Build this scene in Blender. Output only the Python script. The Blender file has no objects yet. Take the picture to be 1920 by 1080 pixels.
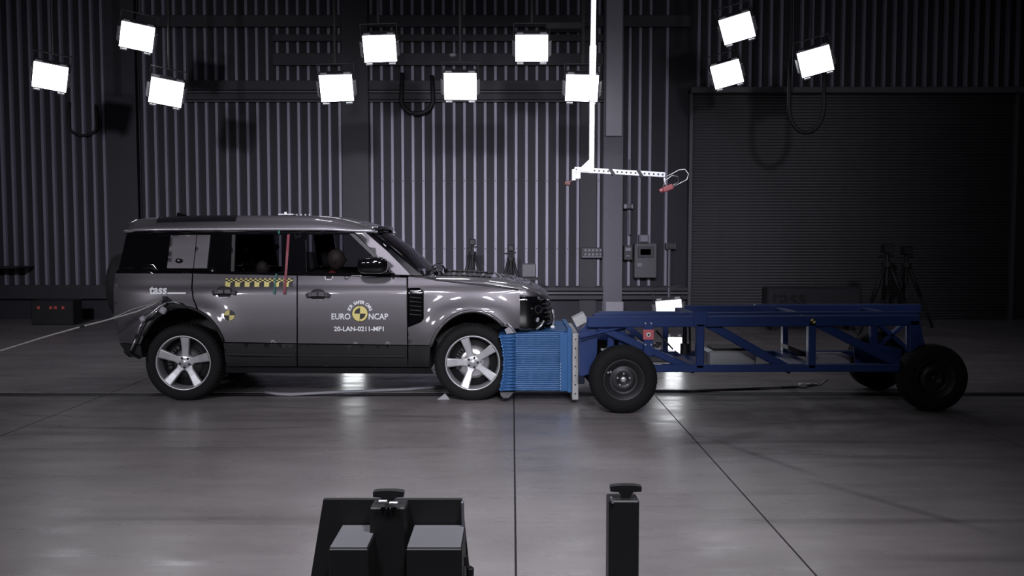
import bpy, bmesh, math, random
from mathutils import Vector, Matrix
from mathutils.geometry import delaunay_2d_cdt
R = math.radians
random.seed(4)
SC = bpy.context.scene
COL = SC.collection

# ------------------------------------------------------------------ camera, world, lights, exposure
F = 1690.0; CH = 1.74; PT = math.atan(98.0 / F)
cam_d = bpy.data.cameras.new('camera'); cam = bpy.data.objects.new('camera', cam_d); COL.objects.link(cam)
cam_d.sensor_width = 36; cam_d.lens = F / 1920 * 36; cam_d.clip_end = 100
cam.location = (0, 0, CH); cam.rotation_euler = (math.pi / 2 - PT, 0, 0)
SC.camera = cam
w = bpy.data.worlds.new('world'); SC.world = w; w.use_nodes = True
w.node_tree.nodes['Background'].inputs[0].default_value = (0.5, 0.5, 0.7, 1)
w.node_tree.nodes['Background'].inputs[1].default_value = 0.004
SC.view_settings.view_transform = 'Standard'; SC.view_settings.look = 'None'
SC.view_settings.gamma = 1; SC.view_settings.use_curve_mapping = False
SC.view_settings.exposure = 0.0
SC.cycles.use_denoising = True
SC.cycles.max_bounces = 6; SC.cycles.diffuse_bounces = 2; SC.cycles.glossy_bounces = 3
SC.cycles.transmission_bounces = 6; SC.cycles.transparent_max_bounces = 12
SC.cycles.sample_clamp_indirect = 3.0
SC.cycles.caustics_reflective = False; SC.cycles.caustics_refractive = False
LAMP_L = 11.0            # radiance of the lenses of the floodlights in view
def area(name, loc, aim, sx, sy, p, col=(0.93, 0.93, 1.0), spread=120):
    d = bpy.data.lights.new(name, 'AREA'); d.shape = 'RECTANGLE'; d.size = sx; d.size_y = sy; d.energy = p; d.color = col
    d.spread = R(spread)
    o = bpy.data.objects.new(name, d); COL.objects.link(o); o.location = loc
    o.rotation_euler = (Vector(aim) - Vector(loc)).to_track_quat('-Z', 'Y').to_euler(); return o
# studio floodlights hung over and beside the camera, aimed at the impact point
for (x, y, z, ax, ay, az, p, sp_) in [(-7.6, 2.0, 3.4, -4.4, 9.4, 1.1, 13, 60), (-5.6, 1.4, 3.4, -3.6, 9.4, 1.1, 12, 60), (-3.8, 1.2, 3.4, -2.8, 9.4, 1.1, 6, 60),
                                 (-2.0, 1.2, 3.4, -1.6, 9.4, 1.1, 3, 60), (.4, 1.2, 3.4, -.3, 9.4, .6, 11, 36), (1.6, 1.4, 4.0, .2, 9.4, .8, 16, 70),
                                 (-1.6, 2.6, 5.4, -1.2, 5.2, 0, 30, 70), (1.0, 2.6, 5.4, .4, 5.2, 0, 34, 70)]:
    area('floodlight_source', (x, y, z), (ax, ay, az), .5, .45, p, spread=sp_)
# floods over the camera that reach past the car to the wall
for (x, y, z, ax, ay, az, p) in [(-1.6, 3.0, 5.0, -1.4, 18.7, .9, 42), (.6, 3.0, 5.0, .4, 18.7, .9, 42), (-5.6, 3.0, 5.0, -7.8, 18.7, 1.2, 44), (4.0, 3.0, 5.0, 5.0, 18.7, 1.8, 17)]:
    area('wall_source', (x, y, z), (ax, ay, az), .5, .45, p, col=(.9, .88, 1), spread=38 if abs(x) < 3 else 50)
# added ambient fill without a real fixture, lifts the dark areas of the hall
area('ambient_fill', (-1, 12, 8.5), (-1, 12, 0), 20, 9, 46, col=(.85, .83, 1), spread=170)
# floods hung above the impact point, out of frame
for (x, y, z, ax, ay, p) in [(-2.6, 9.6, 6.2, -2.4, 11, 6), (0.4, 9.6, 6.2, .2, 11.5, 14)]:
    area('overhead_source', (x, y, z), (ax, ay, 0.4), .5, .45, p, spread=70)

def at(px, py, Y):
    a = (540 - py) / F
    dz = Y * (a * math.cos(PT) - math.sin(PT)) / (math.cos(PT) + a * math.sin(PT))
    dep = Y * math.cos(PT) - dz * math.sin(PT)
    return Vector(((px - 960) / F * dep, Y, CH + dz))

# ------------------------------------------------------------------ materials
def mat(name, col, rough=.5, metal=0., coat=0., emis=None, es=0., noise=0., nscale=8., bump=0., bscale=60., spec=.5, stretch=None):
    m = bpy.data.materials.new(name); m.use_nodes = True; nt = m.node_tree; b = nt.nodes['Principled BSDF']
    b.inputs['Base Color'].default_value = (*col, 1); b.inputs['Roughness'].default_value = rough
    b.inputs['Metallic'].default_value = metal; b.inputs['Coat Weight'].default_value = coat
    b.inputs['Coat Roughness'].default_value = .06; b.inputs['Specular IOR Level'].default_value = spec
    if emis: b.inputs['Emission Color'].default_value = (*emis, 1); b.inputs['Emission Strength'].default_value = es
    tc = nt.nodes.new('ShaderNodeTexCoord'); out = tc.outputs['Object']
    if stretch:
        mp = nt.nodes.new('ShaderNodeMapping'); mp.inputs['Scale'].default_value = stretch
        nt.links.new(out, mp.inputs[0]); out = mp.outputs[0]
    n = nt.nodes.new('ShaderNodeTexNoise'); n.inputs['Scale'].default_value = nscale; n.inputs['Detail'].default_value = 4
    nt.links.new(out, n.inputs['Vector'])
    cr = nt.nodes.new('ShaderNodeMapRange'); cr.inputs['To Min'].default_value = 1 - max(noise, .03); cr.inputs['To Max'].default_value = 1 + max(noise, .03)
    nt.links.new(n.outputs['Fac'], cr.inputs['Value'])
    mx = nt.nodes.new('ShaderNodeVectorMath'); mx.operation = 'SCALE'; mx.inputs[0].default_value = col
    nt.links.new(cr.outputs[0], mx.inputs['Scale']); nt.links.new(mx.outputs[0], b.inputs['Base Color'])
    if bump:
        n2 = nt.nodes.new('ShaderNodeTexNoise'); n2.inputs['Scale'].default_value = bscale; nt.links.new(out, n2.inputs['Vector'])
        bp = nt.nodes.new('ShaderNodeBump'); bp.inputs['Strength'].default_value = bump; bp.inputs['Distance'].default_value = .01
        nt.links.new(n2.outputs['Fac'], bp.inputs['Height']); nt.links.new(bp.outputs[0], b.inputs['Normal'])
    return m
def glass_mat(name, tint, refl=.08):
    m = bpy.data.materials.new(name); m.use_nodes = True; nt = m.node_tree; nt.nodes.clear()
    o = nt.nodes.new('ShaderNodeOutputMaterial'); t = nt.nodes.new('ShaderNodeBsdfTransparent'); g = nt.nodes.new('ShaderNodeBsdfGlossy')
    fr = nt.nodes.new('ShaderNodeFresnel'); fr.inputs[0].default_value = 1.5
    mx = nt.nodes.new('ShaderNodeMixShader'); t.inputs[0].default_value = (*tint, 1); g.inputs['Roughness'].default_value = .02
    nt.links.new(fr.outputs[0], mx.inputs[0]); nt.links.new(t.outputs[0], mx.inputs[1]); nt.links.new(g.outputs[0], mx.inputs[2])
    nt.links.new(mx.outputs[0], o.inputs[0]); return m
M = {}
M['paint'] = mat('car_paint', (.12, .111, .122), .42, .6, 1.0, noise=.04, nscale=900)
M['clad'] = mat('black_cladding', (.011, .011, .013), .6, spec=.35, bump=.1, bscale=300)
M['gloss_black'] = mat('gloss_black', (.004, .004, .005), .07, coat=.4)
M['black'] = mat('satin_black', (.012, .012, .013), .5)
M['rubber'] = mat('tyre_rubber', (.008, .008, .009), .8, spec=.3, bump=.3, bscale=80)
M['silver'] = mat('wheel_silver', (.62, .62, .65), .38, .6)
M['alu'] = mat('aluminium', (.6, .61, .63), .38, .7, noise=.08)
M['zinc'] = mat('galvanised_plate', (.5, .5, .51), .5, .25, noise=.3, nscale=40)
M['steel'] = mat('dark_steel', (.05, .05, .055), .45, .6, noise=.1)
M['disc'] = mat('brake_disc', (.75, .72, .72), .3, .9)
M['blue'] = mat('blue_frame_paint', (.018, .042, .16), .33, coat=.4, noise=.08)
M['bluebar'] = mat('blue_honeycomb', (.04, .14, .36), .42, .25, noise=.08, nscale=14)
M['bluebar2'] = mat('blue_honeycomb_core', (.025, .095, .25), .45, .25, noise=.1, nscale=14)
M['white'] = mat('white_print', (.86, .87, .9), .5)
M['yellow'] = mat('yellow_print', (.75, .64, .22), .5)
M['pblack'] = mat('black_print', (.01, .01, .01), .5)
M['red'] = mat('red_sticker', (.55, .12, .14), .5)
M['redtape'] = mat('red_tape', (.2, .028, .045), .5)
M['greentape'] = mat('green_tape', (.012, .13, .1), .5)
M['wallrib'] = mat('wall_rib_paint', (.26, .25, .31), .5, .2, noise=.12, nscale=1.2)
M['wallpan'] = mat('perforated_lining', (.022, .021, .029), .7, noise=.15, nscale=1.0)
M['column'] = mat('column_paint', (.032, .031, .038), .6, noise=.1)
M['column2'] = mat('grey_column_paint', (.13, .13, .155), .6, noise=.1)
M['shutter'] = mat('shutter_slat', (.12, .118, .125), .55, .2, noise=.1)
M['ceil'] = mat('ceiling_paint', (.02, .02, .022), .8)
M['beam'] = mat('brown_beam', (.16, .09, .06), .7)
M['lampcase'] = mat('lamp_case', (.05, .05, .055), .5, .4)
M['lens'] = mat('lit_lens', (.9, .9, .9), .5, emis=(.92, .95, 1.0), es=LAMP_L)
M['lens_low'] = mat('lit_floor_lens', (.9, .9, .9), .5, emis=(.94, .97, 1.0), es=9)
M['glass'] = glass_mat('tinted_side_glass', (.74, .74, .76))
M['glass_c'] = glass_mat('clear_windscreen', (.8, .8, .83))
M['seat'] = mat('seat_fabric', (.03, .028, .028), .8)
M['skin'] = mat('dummy_vinyl', (.05, .037, .03), .6)
M['dred'] = mat('dummy_shirt', (.3, .03, .035), .7)
M['ddark'] = mat('dummy_dark', (.02, .02, .022), .7)
M['airbag'] = mat('airbag_cloth', (.3, .36, .36), .8)
M['rope'] = mat('rope', (.4, .4, .38), .8, bump=.8, bscale=150)
M['cable'] = mat('black_cable', (.012, .012, .013), .6)
M['cabinet'] = mat('dark_cabinet', (.035, .035, .04), .5)
M['cabinetlt'] = mat('grey_cabinet', (.09, .09, .1), .55)
M['pipe'] = mat('grey_conduit', (.17, .17, .2), .45, .3)
M['greyplate'] = mat('grey_plate', (.33, .32, .36), .5, noise=.1)
M['redled'] = mat('red_indicator', (.5, .1, .08), .5)

def floor_mat():
    m = bpy.data.materials.new('polished_concrete'); m.use_nodes = True; nt = m.node_tree; L = nt.links
    b = nt.nodes['Principled BSDF']; tc = nt.nodes.new('ShaderNodeNewGeometry')
    def noise(scale, st, det=5, rough=.6):
        mp = nt.nodes.new('ShaderNodeMapping'); mp.inputs['Scale'].default_value = st; L.new(tc.outputs['Position'], mp.inputs[0])
        n = nt.nodes.new('ShaderNodeTexNoise'); n.inputs['Scale'].default_value = scale; n.inputs['Detail'].default_value = det
        n.inputs['Roughness'].default_value = rough; L.new(mp.outputs[0], n.inputs['Vector']); return n.outputs['Fac']
    def mr(v, a, b_, c, d):
        n = nt.nodes.new('ShaderNodeMapRange'); L.new(v, n.inputs['Value'])
        for i, q in enumerate((a, b_, c, d)): n.inputs[i + 1].default_value = q
        return n.outputs[0]
    def mul(a, b_):
        n = nt.nodes.new('ShaderNodeMath'); n.operation = 'MULTIPLY'; L.new(a, n.inputs[0])
        if isinstance(b_, float): n.inputs[1].default_value = b_
        else: L.new(b_, n.inputs[1])
        return n.outputs[0]
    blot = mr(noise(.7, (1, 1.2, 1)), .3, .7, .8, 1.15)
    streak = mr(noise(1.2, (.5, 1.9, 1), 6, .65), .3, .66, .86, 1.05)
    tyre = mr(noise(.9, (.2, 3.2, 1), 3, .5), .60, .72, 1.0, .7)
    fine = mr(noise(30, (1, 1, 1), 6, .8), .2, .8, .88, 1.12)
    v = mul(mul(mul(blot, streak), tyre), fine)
    # rubber skid marks: bands round known lines across the slab
    sep = nt.nodes.new('ShaderNodeSeparateXYZ'); L.new(tc.outputs['Position'], sep.inputs[0])
    def band(x0, y0, x1, y1, wd, dark):
        dx, dy = x1 - x0, y1 - y0; ln = math.hypot(dx, dy); ux, uy = dx / ln, dy / ln
        def lin(a, b_, c):
            p = mul(sep.outputs[0], float(a)); q = mul(sep.outputs[1], float(b_))
            s = nt.nodes.new('ShaderNodeMath'); s.operation = 'ADD'; L.new(p, s.inputs[0]); L.new(q, s.inputs[1])
            t = nt.nodes.new('ShaderNodeMath'); t.operation = 'ADD'; L.new(s.outputs[0], t.inputs[0]); t.inputs[1].default_value = c; return t.outputs[0]
        across = lin(-uy, ux, uy * x0 - ux * y0); along = lin(ux, uy, -ux * x0 - uy * y0)
        ab = nt.nodes.new('ShaderNodeMath'); ab.operation = 'ABSOLUTE'; L.new(across, ab.inputs[0])
        ma = mr(ab.outputs[0], wd * .4, wd, 1, 0)
        a1 = mr(along, 0, .25, 0, 1); a2 = mr(along, ln - .4, ln, 1, 0)
        k = mul(mul(mul(ma, a1), a2), float(dark))
        s = nt.nodes.new('ShaderNodeMath'); s.operation = 'SUBTRACT'; s.inputs[0].default_value = 1; L.new(k, s.inputs[1]); return s.outputs[0]
    for px0, py0, px1, py1, wd, dk in [(60, 801, 420, 806, .07, .38), (380, 806, 620, 800, .05, .25), (0, 772, 120, 785, .05, .3), (1340, 826, 1560, 902, .05, .34),
                                       (1240, 800, 1420, 845, .04, .2), (1500, 895, 1900, 1010, .06, .25), (700, 778, 960, 788, .05, .22), (440, 760, 760, 772, .06, .22)]:
        p0 = at(px0, py0, 1); p1 = at(px1, py1, 1)
        k0 = CH / (CH - p0.z); k1 = CH / (CH - p1.z)
        v = mul(v, band(p0.x * k0, k0, p1.x * k1, k1, wd, dk))
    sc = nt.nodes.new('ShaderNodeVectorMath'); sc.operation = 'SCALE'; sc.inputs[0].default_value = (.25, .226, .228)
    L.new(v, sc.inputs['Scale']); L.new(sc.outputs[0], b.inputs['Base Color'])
    L.new(mr(noise(3, (.5, 2, 1)), .3, .7, .22, .42), b.inputs['Roughness'])
    b.inputs['Specular IOR Level'].default_value = .5
    bp = nt.nodes.new('ShaderNodeBump'); bp.inputs['Strength'].default_value = .15; bp.inputs['Distance'].default_value = .004
    L.new(noise(14, (1, 1, 1)), bp.inputs['Height']); L.new(bp.outputs[0], b.inputs['Normal'])
    return m
M['floor'] = floor_mat()
def honey_mat():
    m = M['bluebar2']; nt = m.node_tree; b = nt.nodes['Principled BSDF']
    g = nt.nodes.new('ShaderNodeNewGeometry')
    wv = nt.nodes.new('ShaderNodeTexWave'); wv.wave_type = 'BANDS'; wv.bands_direction = 'Z'; wv.inputs['Scale'].default_value = 16; wv.inputs['Distortion'].default_value = .6
    nt.links.new(g.outputs['Position'], wv.inputs['Vector'])
    bp = nt.nodes.new('ShaderNodeBump'); bp.inputs['Strength'].default_value = .55; bp.inputs['Distance'].default_value = .006
    nt.links.new(wv.outputs['Fac'], bp.inputs['Height']); nt.links.new(bp.outputs[0], b.inputs['Normal'])
honey_mat()

# ------------------------------------------------------------------ mesh helpers (world coordinates, re-based to the parent's place)
def origin(o):
    v = Vector((0, 0, 0))
    while o is not None: v += o.location; o = o.parent
    return v
def obj(name, bm, m, parent=None, label=None, kind=None, cat=None, group=None, smooth=None):
    me = bpy.data.meshes.new(name)
    if smooth is not None:
        for f in bm.faces: f.smooth = smooth
    bm.to_mesh(me); bm.free()
    for q in (m if isinstance(m, (list, tuple)) else [m]): me.materials.append(q)
    o = bpy.data.objects.new(name, me); COL.objects.link(o)
    if parent is not None:
        me.transform(Matrix.Translation(-origin(parent))); o.parent = parent
    else:
        vs = [v.co for v in me.vertices]
        if vs:
            lo = Vector([min(v[i] for v in vs) for i in range(3)]); hi = Vector([max(v[i] for v in vs) for i in range(3)])
            c = (lo + hi) / 2; c.z = lo.z; me.transform(Matrix.Translation(-c)); o.location = c
    for k, v in (('label', label), ('kind', kind), ('category', cat), ('group', group)):
        if v: o[k] = v
    return o
def thing(name, loc, label, cat, group=None):
    o = bpy.data.objects.new(name, None); COL.objects.link(o); o.location = loc; o.empty_display_size = .2
    o['label'] = label; o['category'] = cat
    if group: o['group'] = group
    return o
def copy_tree(o, parent=None):
    c = o.copy(); COL.objects.link(c); c.parent = parent
    for ch in list(o.children): copy_tree(ch, c)
    return c
def nb(): return bmesh.new()
def box(bm, c, s, rot=None, bev=0., seg=1):
    r = bmesh.ops.create_cube(bm, size=1); vs = r['verts']
    bmesh.ops.scale(bm, vec=s, verts=vs)
    if bev:
        es = list({e for v in vs for e in v.link_edges})
        rr = bmesh.ops.bevel(bm, geom=es, offset=bev, segments=seg, affect='EDGES', profile=.5)
        vs = list({v for f in rr['faces'] for v in f.verts} | {v for v in vs if v.is_valid})
    if rot is not None: bmesh.ops.rotate(bm, cent=(0, 0, 0), matrix=rot if isinstance(rot, Matrix) else Matrix.Rotation(rot, 3, 'Y'), verts=vs)
    bmesh.ops.translate(bm, vec=c, verts=vs); return bm
def ebox(bm, x0, x1, y0, y1, z0, z1, bev=0.): return box(bm, ((x0 + x1) / 2, (y0 + y1) / 2, (z0 + z1) / 2), (abs(x1 - x0), abs(y1 - y0), abs(z1 - z0)), None, bev)
def bar(bm, p0, p1, wy, wz, bev=.004):
    p0 = Vector(p0); p1 = Vector(p1); d = p1 - p0
    up = Vector((0, 1, 0)) if abs(d.normalized().y) < .9 else Vector((0, 0, 1))
    x = d.normalized(); y = (up - x * up.dot(x)).normalized(); z = x.cross(y)
    rot = Matrix((x, y, z)).transposed()
    return box(bm, (p0 + p1) / 2, (d.length, wy, wz), rot, bev)
def cyl(bm, p0, p1, r, n=16, r2=None, cap=True):
    p0 = Vector(p0); p1 = Vector(p1); d = p1 - p0
    q = Vector((0, 0, 1)).rotation_difference(d).to_matrix().to_4x4()
    m = Matrix.Translation((p0 + p1) / 2) @ q
    bmesh.ops.create_cone(bm, cap_ends=cap, segments=n, radius1=r, radius2=r if r2 is None else r2, depth=d.length, matrix=m)
    return bm
def tube(bm, pts, r, n=8):
    pts = [Vector(p) for p in pts]; rings = []
    ref = Vector((0, 0, 1))
    for i, p in enumerate(pts):
        t = (pts[min(i + 1, len(pts) - 1)] - pts[max(i - 1, 0)]).normalized()
        if abs(t.dot(ref)) > .95: ref = Vector((1, 0, 0)) if abs(t.x) < .9 else Vector((0, 1, 0))
        a = (ref - t * ref.dot(t)).normalized(); b = t.cross(a); rr = r[i] if isinstance(r, (list, tuple)) else r
        rings.append([bm.verts.new(p + a * (rr * math.cos(k / n * 2 * math.pi)) + b * (rr * math.sin(k / n * 2 * math.pi))) for k in range(n)])
    for i in range(len(rings) - 1):
        for k in range(n):
            f = bm.faces.new((rings[i][k], rings[i][(k + 1) % n], rings[i + 1][(k + 1) % n], rings[i + 1][k])); f.smooth = True
    bm.faces.new(rings[0][::-1]); bm.faces.new(rings[-1]); return bm
def lathe(bm, prof, c, axis='Y', n=48, smooth=True):
    c = Vector(c); rings = []
    for (r, h) in prof:
        ring = []
        for k in range(n):
            a = k / n * 2 * math.pi
            if axis == 'Y': v = Vector((r * math.cos(a), h, r * math.sin(a)))
            elif axis == 'X': v = Vector((h, r * math.cos(a), r * math.sin(a)))
            else: v = Vector((r * math.cos(a), r * math.sin(a), h))
            ring.append(bm.verts.new(c + v))
        rings.append(ring)
    for i in range(len(rings) - 1):
        for k in range(n):
            f = bm.faces.new((rings[i][k], rings[i + 1][k], rings[i + 1][(k + 1) % n], rings[i][(k + 1) % n])); f.smooth = smooth
    bmesh.ops.recalc_face_normals(bm, faces=bm.faces); return bm
def grid(bm, fn, nu, nv, smooth=True):
    vs = [[bm.verts.new(fn(i / nu, j / nv)) for j in range(nv + 1)] for i in range(nu + 1)]
    for i in range(nu):
        for j in range(nv):
            try:
                f = bm.faces.new((vs[i][j], vs[i + 1][j], vs[i + 1][j + 1], vs[i][j + 1])); f.smooth = smooth
            except ValueError: pass
    return vs
def extrude_poly(bm, pts, d):
    """closed polygon (3-D points) thickened along vector d"""
    a = [bm.verts.new(p) for p in pts]; b = [bm.verts.new(Vector(p) + Vector(d)) for p in pts]
    bm.faces.new(a); bm.faces.new(b[::-1]); n = len(a)
    for i in range(n): bm.faces.new((a[i], b[i], b[(i + 1) % n], a[(i + 1) % n]))
    bmesh.ops.recalc_face_normals(bm, faces=bm.faces); return bm
def interp(x, tab):
    if x <= tab[0][0]: return tab[0][1]
    if x >= tab[-1][0]: return tab[-1][1]
    for i in range(len(tab) - 1):
        if x <= tab[i + 1][0]:
            x0, y0 = tab[i]; x1, y1 = tab[i + 1]; h = x1 - x0; t = (x - x0) / h
            m0 = (y1 - tab[i - 1][1]) / (x1 - tab[i - 1][0]) if i > 0 else (y1 - y0) / h
            m1 = (tab[i + 2][1] - y0) / (tab[i + 2][0] - x0) if i + 2 < len(tab) else (y1 - y0) / h
            t2, t3 = t * t, t * t * t
            return (2 * t3 - 3 * t2 + 1) * y0 + (t3 - 2 * t2 + t) * h * m0 + (3 * t2 - 2 * t3) * y1 + (t3 - t2) * h * m1
def text_mesh(txt, size, extr=.0015, bold=0.):
    c = bpy.data.curves.new('t', 'FONT'); c.body = txt; c.size = size; c.extrude = extr; c.offset = bold
    c.align_x = 'CENTER'; c.align_y = 'CENTER'; c.resolution_u = 3
    o = bpy.data.objects.new('t', c); COL.objects.link(o)
    dg = bpy.context.evaluated_depsgraph_get(); me = bpy.data.meshes.new_from_object(o.evaluated_get(dg))
    bpy.data.objects.remove(o); bm = bmesh.new(); bm.from_mesh(me); bpy.data.meshes.remove(me); return bm
def place_text(dst, txt, size, fn, bold=0., sx=1., rot=0., centre=(0, 0)):
    """lay flat lettering on a surface: fn(u, v, h) -> world point, u right, v up, h out"""
    b = text_mesh(txt, size, .0015, bold); mp = {}
    for v in b.verts:
        u, q = v.co.x * sx, v.co.y
        u, q = u * math.cos(rot) - q * math.sin(rot) + centre[0], u * math.sin(rot) + q * math.cos(rot) + centre[1]
        mp[v] = dst.verts.new(fn(u, q, v.co.z))
    for f in b.faces:
        try: dst.faces.new([mp[v] for v in f.verts])
        except ValueError: pass
    b.free(); return dst

# ------------------------------------------------------------------ the hall
YW = 18.7; X0, X1, YB, ZC = -14.5, 12.5, -7.0, 8.6
fl = nb(); ebox(fl, X0, X1, YB, YW + .3, -.2, -.012)
floor = obj('floor', fl, mat('joint_filler', (.015, .015, .016), .8), kind='structure')
xs = [X0, -8.9, -4.45, .02, 1.56, 4.22, 8.7, X1]; g = .006
for i in range(len(xs) - 1):
    for (ya, yb) in ((YB, -1.5), (-1.5, 9.70), (9.93, YW + .3)):
        b = nb(); ebox(b, xs[i] + g, xs[i + 1] - g, ya + g, yb - g, -.0119, 0)
        obj('slab', b, M['floor'], floor)
b = nb(); ebox(b, X0, X1, 9.715, 9.805, -.0119, -.002); ebox(b, X0, X1, 9.83, 9.915, -.0119, -.002)
obj('tow_rail', b, M['steel'], floor)
b = nb(); ebox(b, X0, X1, YB, YW + .3, ZC, ZC + .2); ceil = obj('ceiling', b, M['ceil'], kind='structure')
b = nb(); ebox(b, X0 - .2, X0, YB, YW, 0, ZC); obj('wall_left', b, M['column'], kind='structure')
b = nb(); ebox(b, X1, X1 + .2, YB, YW, 0, ZC); obj('wall_right', b, M['column'], kind='structure')
b = nb(); ebox(b, X0, X1, YB - .2, YB, 0, ZC); obj('wall_front', b, M['column'], kind='structure')
b = nb(); ebox(b, X0, X1, YW + .05, YW + .3, 0, ZC); wall = obj('wall_back', b, M['wallpan'], kind='structure')
S = F / YW
def wx(px): return (px - 960) / 90.1
def wz(py): return at(960, py, YW).z
# corrugated lining bays: shallow trays, each raised rib its own piece
ribb = nb()
prof = [(-.040, 0), (-.026, -.055), (.026, -.055), (.040, 0)]
z0, z1 = wz(536), ZC
va = [ribb.verts.new((x, YW + .05 + y, z0)) for x, y in prof]; vb = [ribb.verts.new((x, YW + .05 + y, z1)) for x, y in prof]
for i in range(3): ribb.faces.new((va[i], va[i + 1], vb[i + 1], vb[i]))
ribb.faces.new(va); bmesh.ops.recalc_face_normals(ribb, faces=ribb.faces)
rib0 = obj('rib', ribb, M['wallrib'], wall)
def rib_copy(x):
    o = rib0.copy(); COL.objects.link(o); o.parent = wall; o.location.x = x; return o
ribx = []
px = 718.9 - 19.14
while px < 1084: ribx.append(px); px += 19.14
ribx += [1121]
px = 641
while px > 272: ribx.append(px); px -= 19.0
px = 203
while px > -380: ribx.append(px); px -= 19.0
for q in (1178, 1197, 1216, 1247): ribx.append(q)
for i, q in enumerate(ribx):
    if i == 0: rib0.location.x = wx(q)
    else: rib_copy(wx(q))
px = 1305; ks = []
shortb = nb()
va = [shortb.verts.new((x, YW + .05 + y, wz(170))) for x, y in prof]; vb = [shortb.verts.new((x, YW + .05 + y, ZC)) for x, y in prof]
for i in range(3): shortb.faces.new((va[i], va[i + 1], vb[i + 1], vb[i]))
shortb.faces.new(va); bmesh.ops.recalc_face_normals(shortb, faces=shortb.faces)
sr = obj('rib', shortb, M['wallrib'], wall); sr.location.x = wx(1305)
while px < 1960:
    px += 19.0; o = sr.copy(); COL.objects.link(o); o.parent = wall; o.location.x = wx(px)
b = nb()
for q in ribx:
    if 700 < q < 1130:
        for yy in (339, 466):
            cyl(b, (wx(q), YW - .006, wz(yy)), (wx(q), YW - .014, wz(yy)), .012, 6)
obj('screw', b, M['pblack'], wall, kind='stuff')
# columns
def colm(px0, px1, m, d=.18, za=0., zb=ZC):
    b = nb(); x0, x1 = wx(px0), wx(px1); ebox(b, x0, x1, YW - d, YW - d + .03, za, zb); ebox(b, x0, x1, YW + .01, YW + .045, za, zb)
    ebox(b, (x0 + x1) / 2 - .02, (x0 + x1) / 2 + .02, YW - d + .03, YW + .01, za, zb)
    return b
tr = 0
for (a, c, m) in ((216, 270, 'column'), (648, 696, 'column'), (1129, 1164, 'column2')):
    tr += 1; obj('trim_%d' % tr, colm(a, c, m), M[m], kind='structure')
b = nb(); ebox(b, wx(1131), wx(1161), YW - .30, YW - .185, wz(258), ZC - .01, .01)
tr += 1; obj('trim_%d' % tr, b, M['greyplate'], kind='structure')
b = nb(); ebox(b, wx(1086), wx(1117), YW - .03, YW + .045, 0.0, ZC)
tr += 1; obj('trim_%d' % tr, b, M['column'], kind='structure')
# crash rails along the foot of the wall
def rail(px0, px1, py0, py1, m, d=.12, y1=0.04):
    global tr
    b = nb(); ebox(b, wx(px0), wx(px1), YW - d, YW + y1, wz(py1), wz(py0), .006); tr += 1
    return obj('trim_%d' % tr, b, M[m], kind='structure')
rail(270, 1290, 538, 545, 'column', .11, -.02); rail(270, 1290, 546.5, 551, 'cabinetlt', .14, -.02); rail(270, 1290, 553, 561, 'column', .11, -.02)
rail(-300, 216, 534, 560, 'column', .09, -.02)
# upper service beams
for (a, c, p, q, m) in ((290, 1128, 152, 170, 'column'), (290, 1128, 171, 175, 'cabinetlt'), (290, 1128, 176, 188, 'column'), (290, 1128, 189, 192, 'cabinetlt'),
                        (520, 1128, 101, 124, 'column'), (520, 1128, 66, 79, 'column'), (270, 1290, 30, 52, 'column')):
    rail(a, c, p, q, m, .09, -.02)
b = nb(); ebox(b, wx(1020), wx(1090), YW - .5, YW - .15, wz(64), wz(52), .01); tr += 1; obj('trim_%d' % tr, b, M['cabinetlt'], kind='structure')
for (a, c) in ((650, 690), (1062, 1102)):
    b = nb(); xa, xc = (a - 960) / 115, (c - 960) / 115
    ebox(b, xa, xc, 9.5, 14.6, 5.65, 5.9, .01); ebox(b, xa + .05, xa + .12, 14.2, 14.3, 5.9, ZC); ebox(b, xa + .05, xa + .12, 9.8, 9.9, 5.9, ZC); tr += 1
    obj('trim_%d' % tr, b, M['beam'], kind='structure')
# roller shutter
b = nb(); sx0, sx1, sz1 = wx(1293), wx(1886), wz(178)
ebox(b, sx0, sx1, YW - .02, YW + .03, 0, sz1)
door = obj('door_1', b, M['column'], kind='structure')
b = nb(); ebox(b, sx0 - .07, sx0, YW - .14, YW + .04, 0, sz1 + .1, .005); obj('shutter_guide', b, M['cabinetlt'], door)
b = nb(); ebox(b, sx1, sx1 + .07, YW - .14, YW + .04, 0, sz1 + .1, .005); obj('shutter_guide', b, M['cabinetlt'], door)
b = nb(); ebox(b, sx0 - .07, sx1 + .07, YW - .3, YW + .04, sz1, sz1 + .12, .01); obj('shutter_box', b, M['shutter'], door)
n = 76; ph = sz1 / n; b = nb(); k = 4
pr = [(-.024, .05), (-.044, .25), (-.050, .5), (-.044, .75), (-.024, .93)]
va = [[b.verts.new((x, YW + y, z * ph)) for y, z in pr] for x in (sx0, sx1)]
for i in range(4): f = b.faces.new((va[0][i], va[1][i], va[1][i + 1], va[0][i + 1])); f.smooth = True
b.faces.new(va[0]); b.faces.new(va[1]); bmesh.ops.recalc_face_normals(b, faces=b.faces)
s0 = obj('slat', b, M['shutter'], door)
for i in range(1, n):
    o = s0.copy(); COL.objects.link(o); o.parent = door; o.location.z = i * ph

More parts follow.
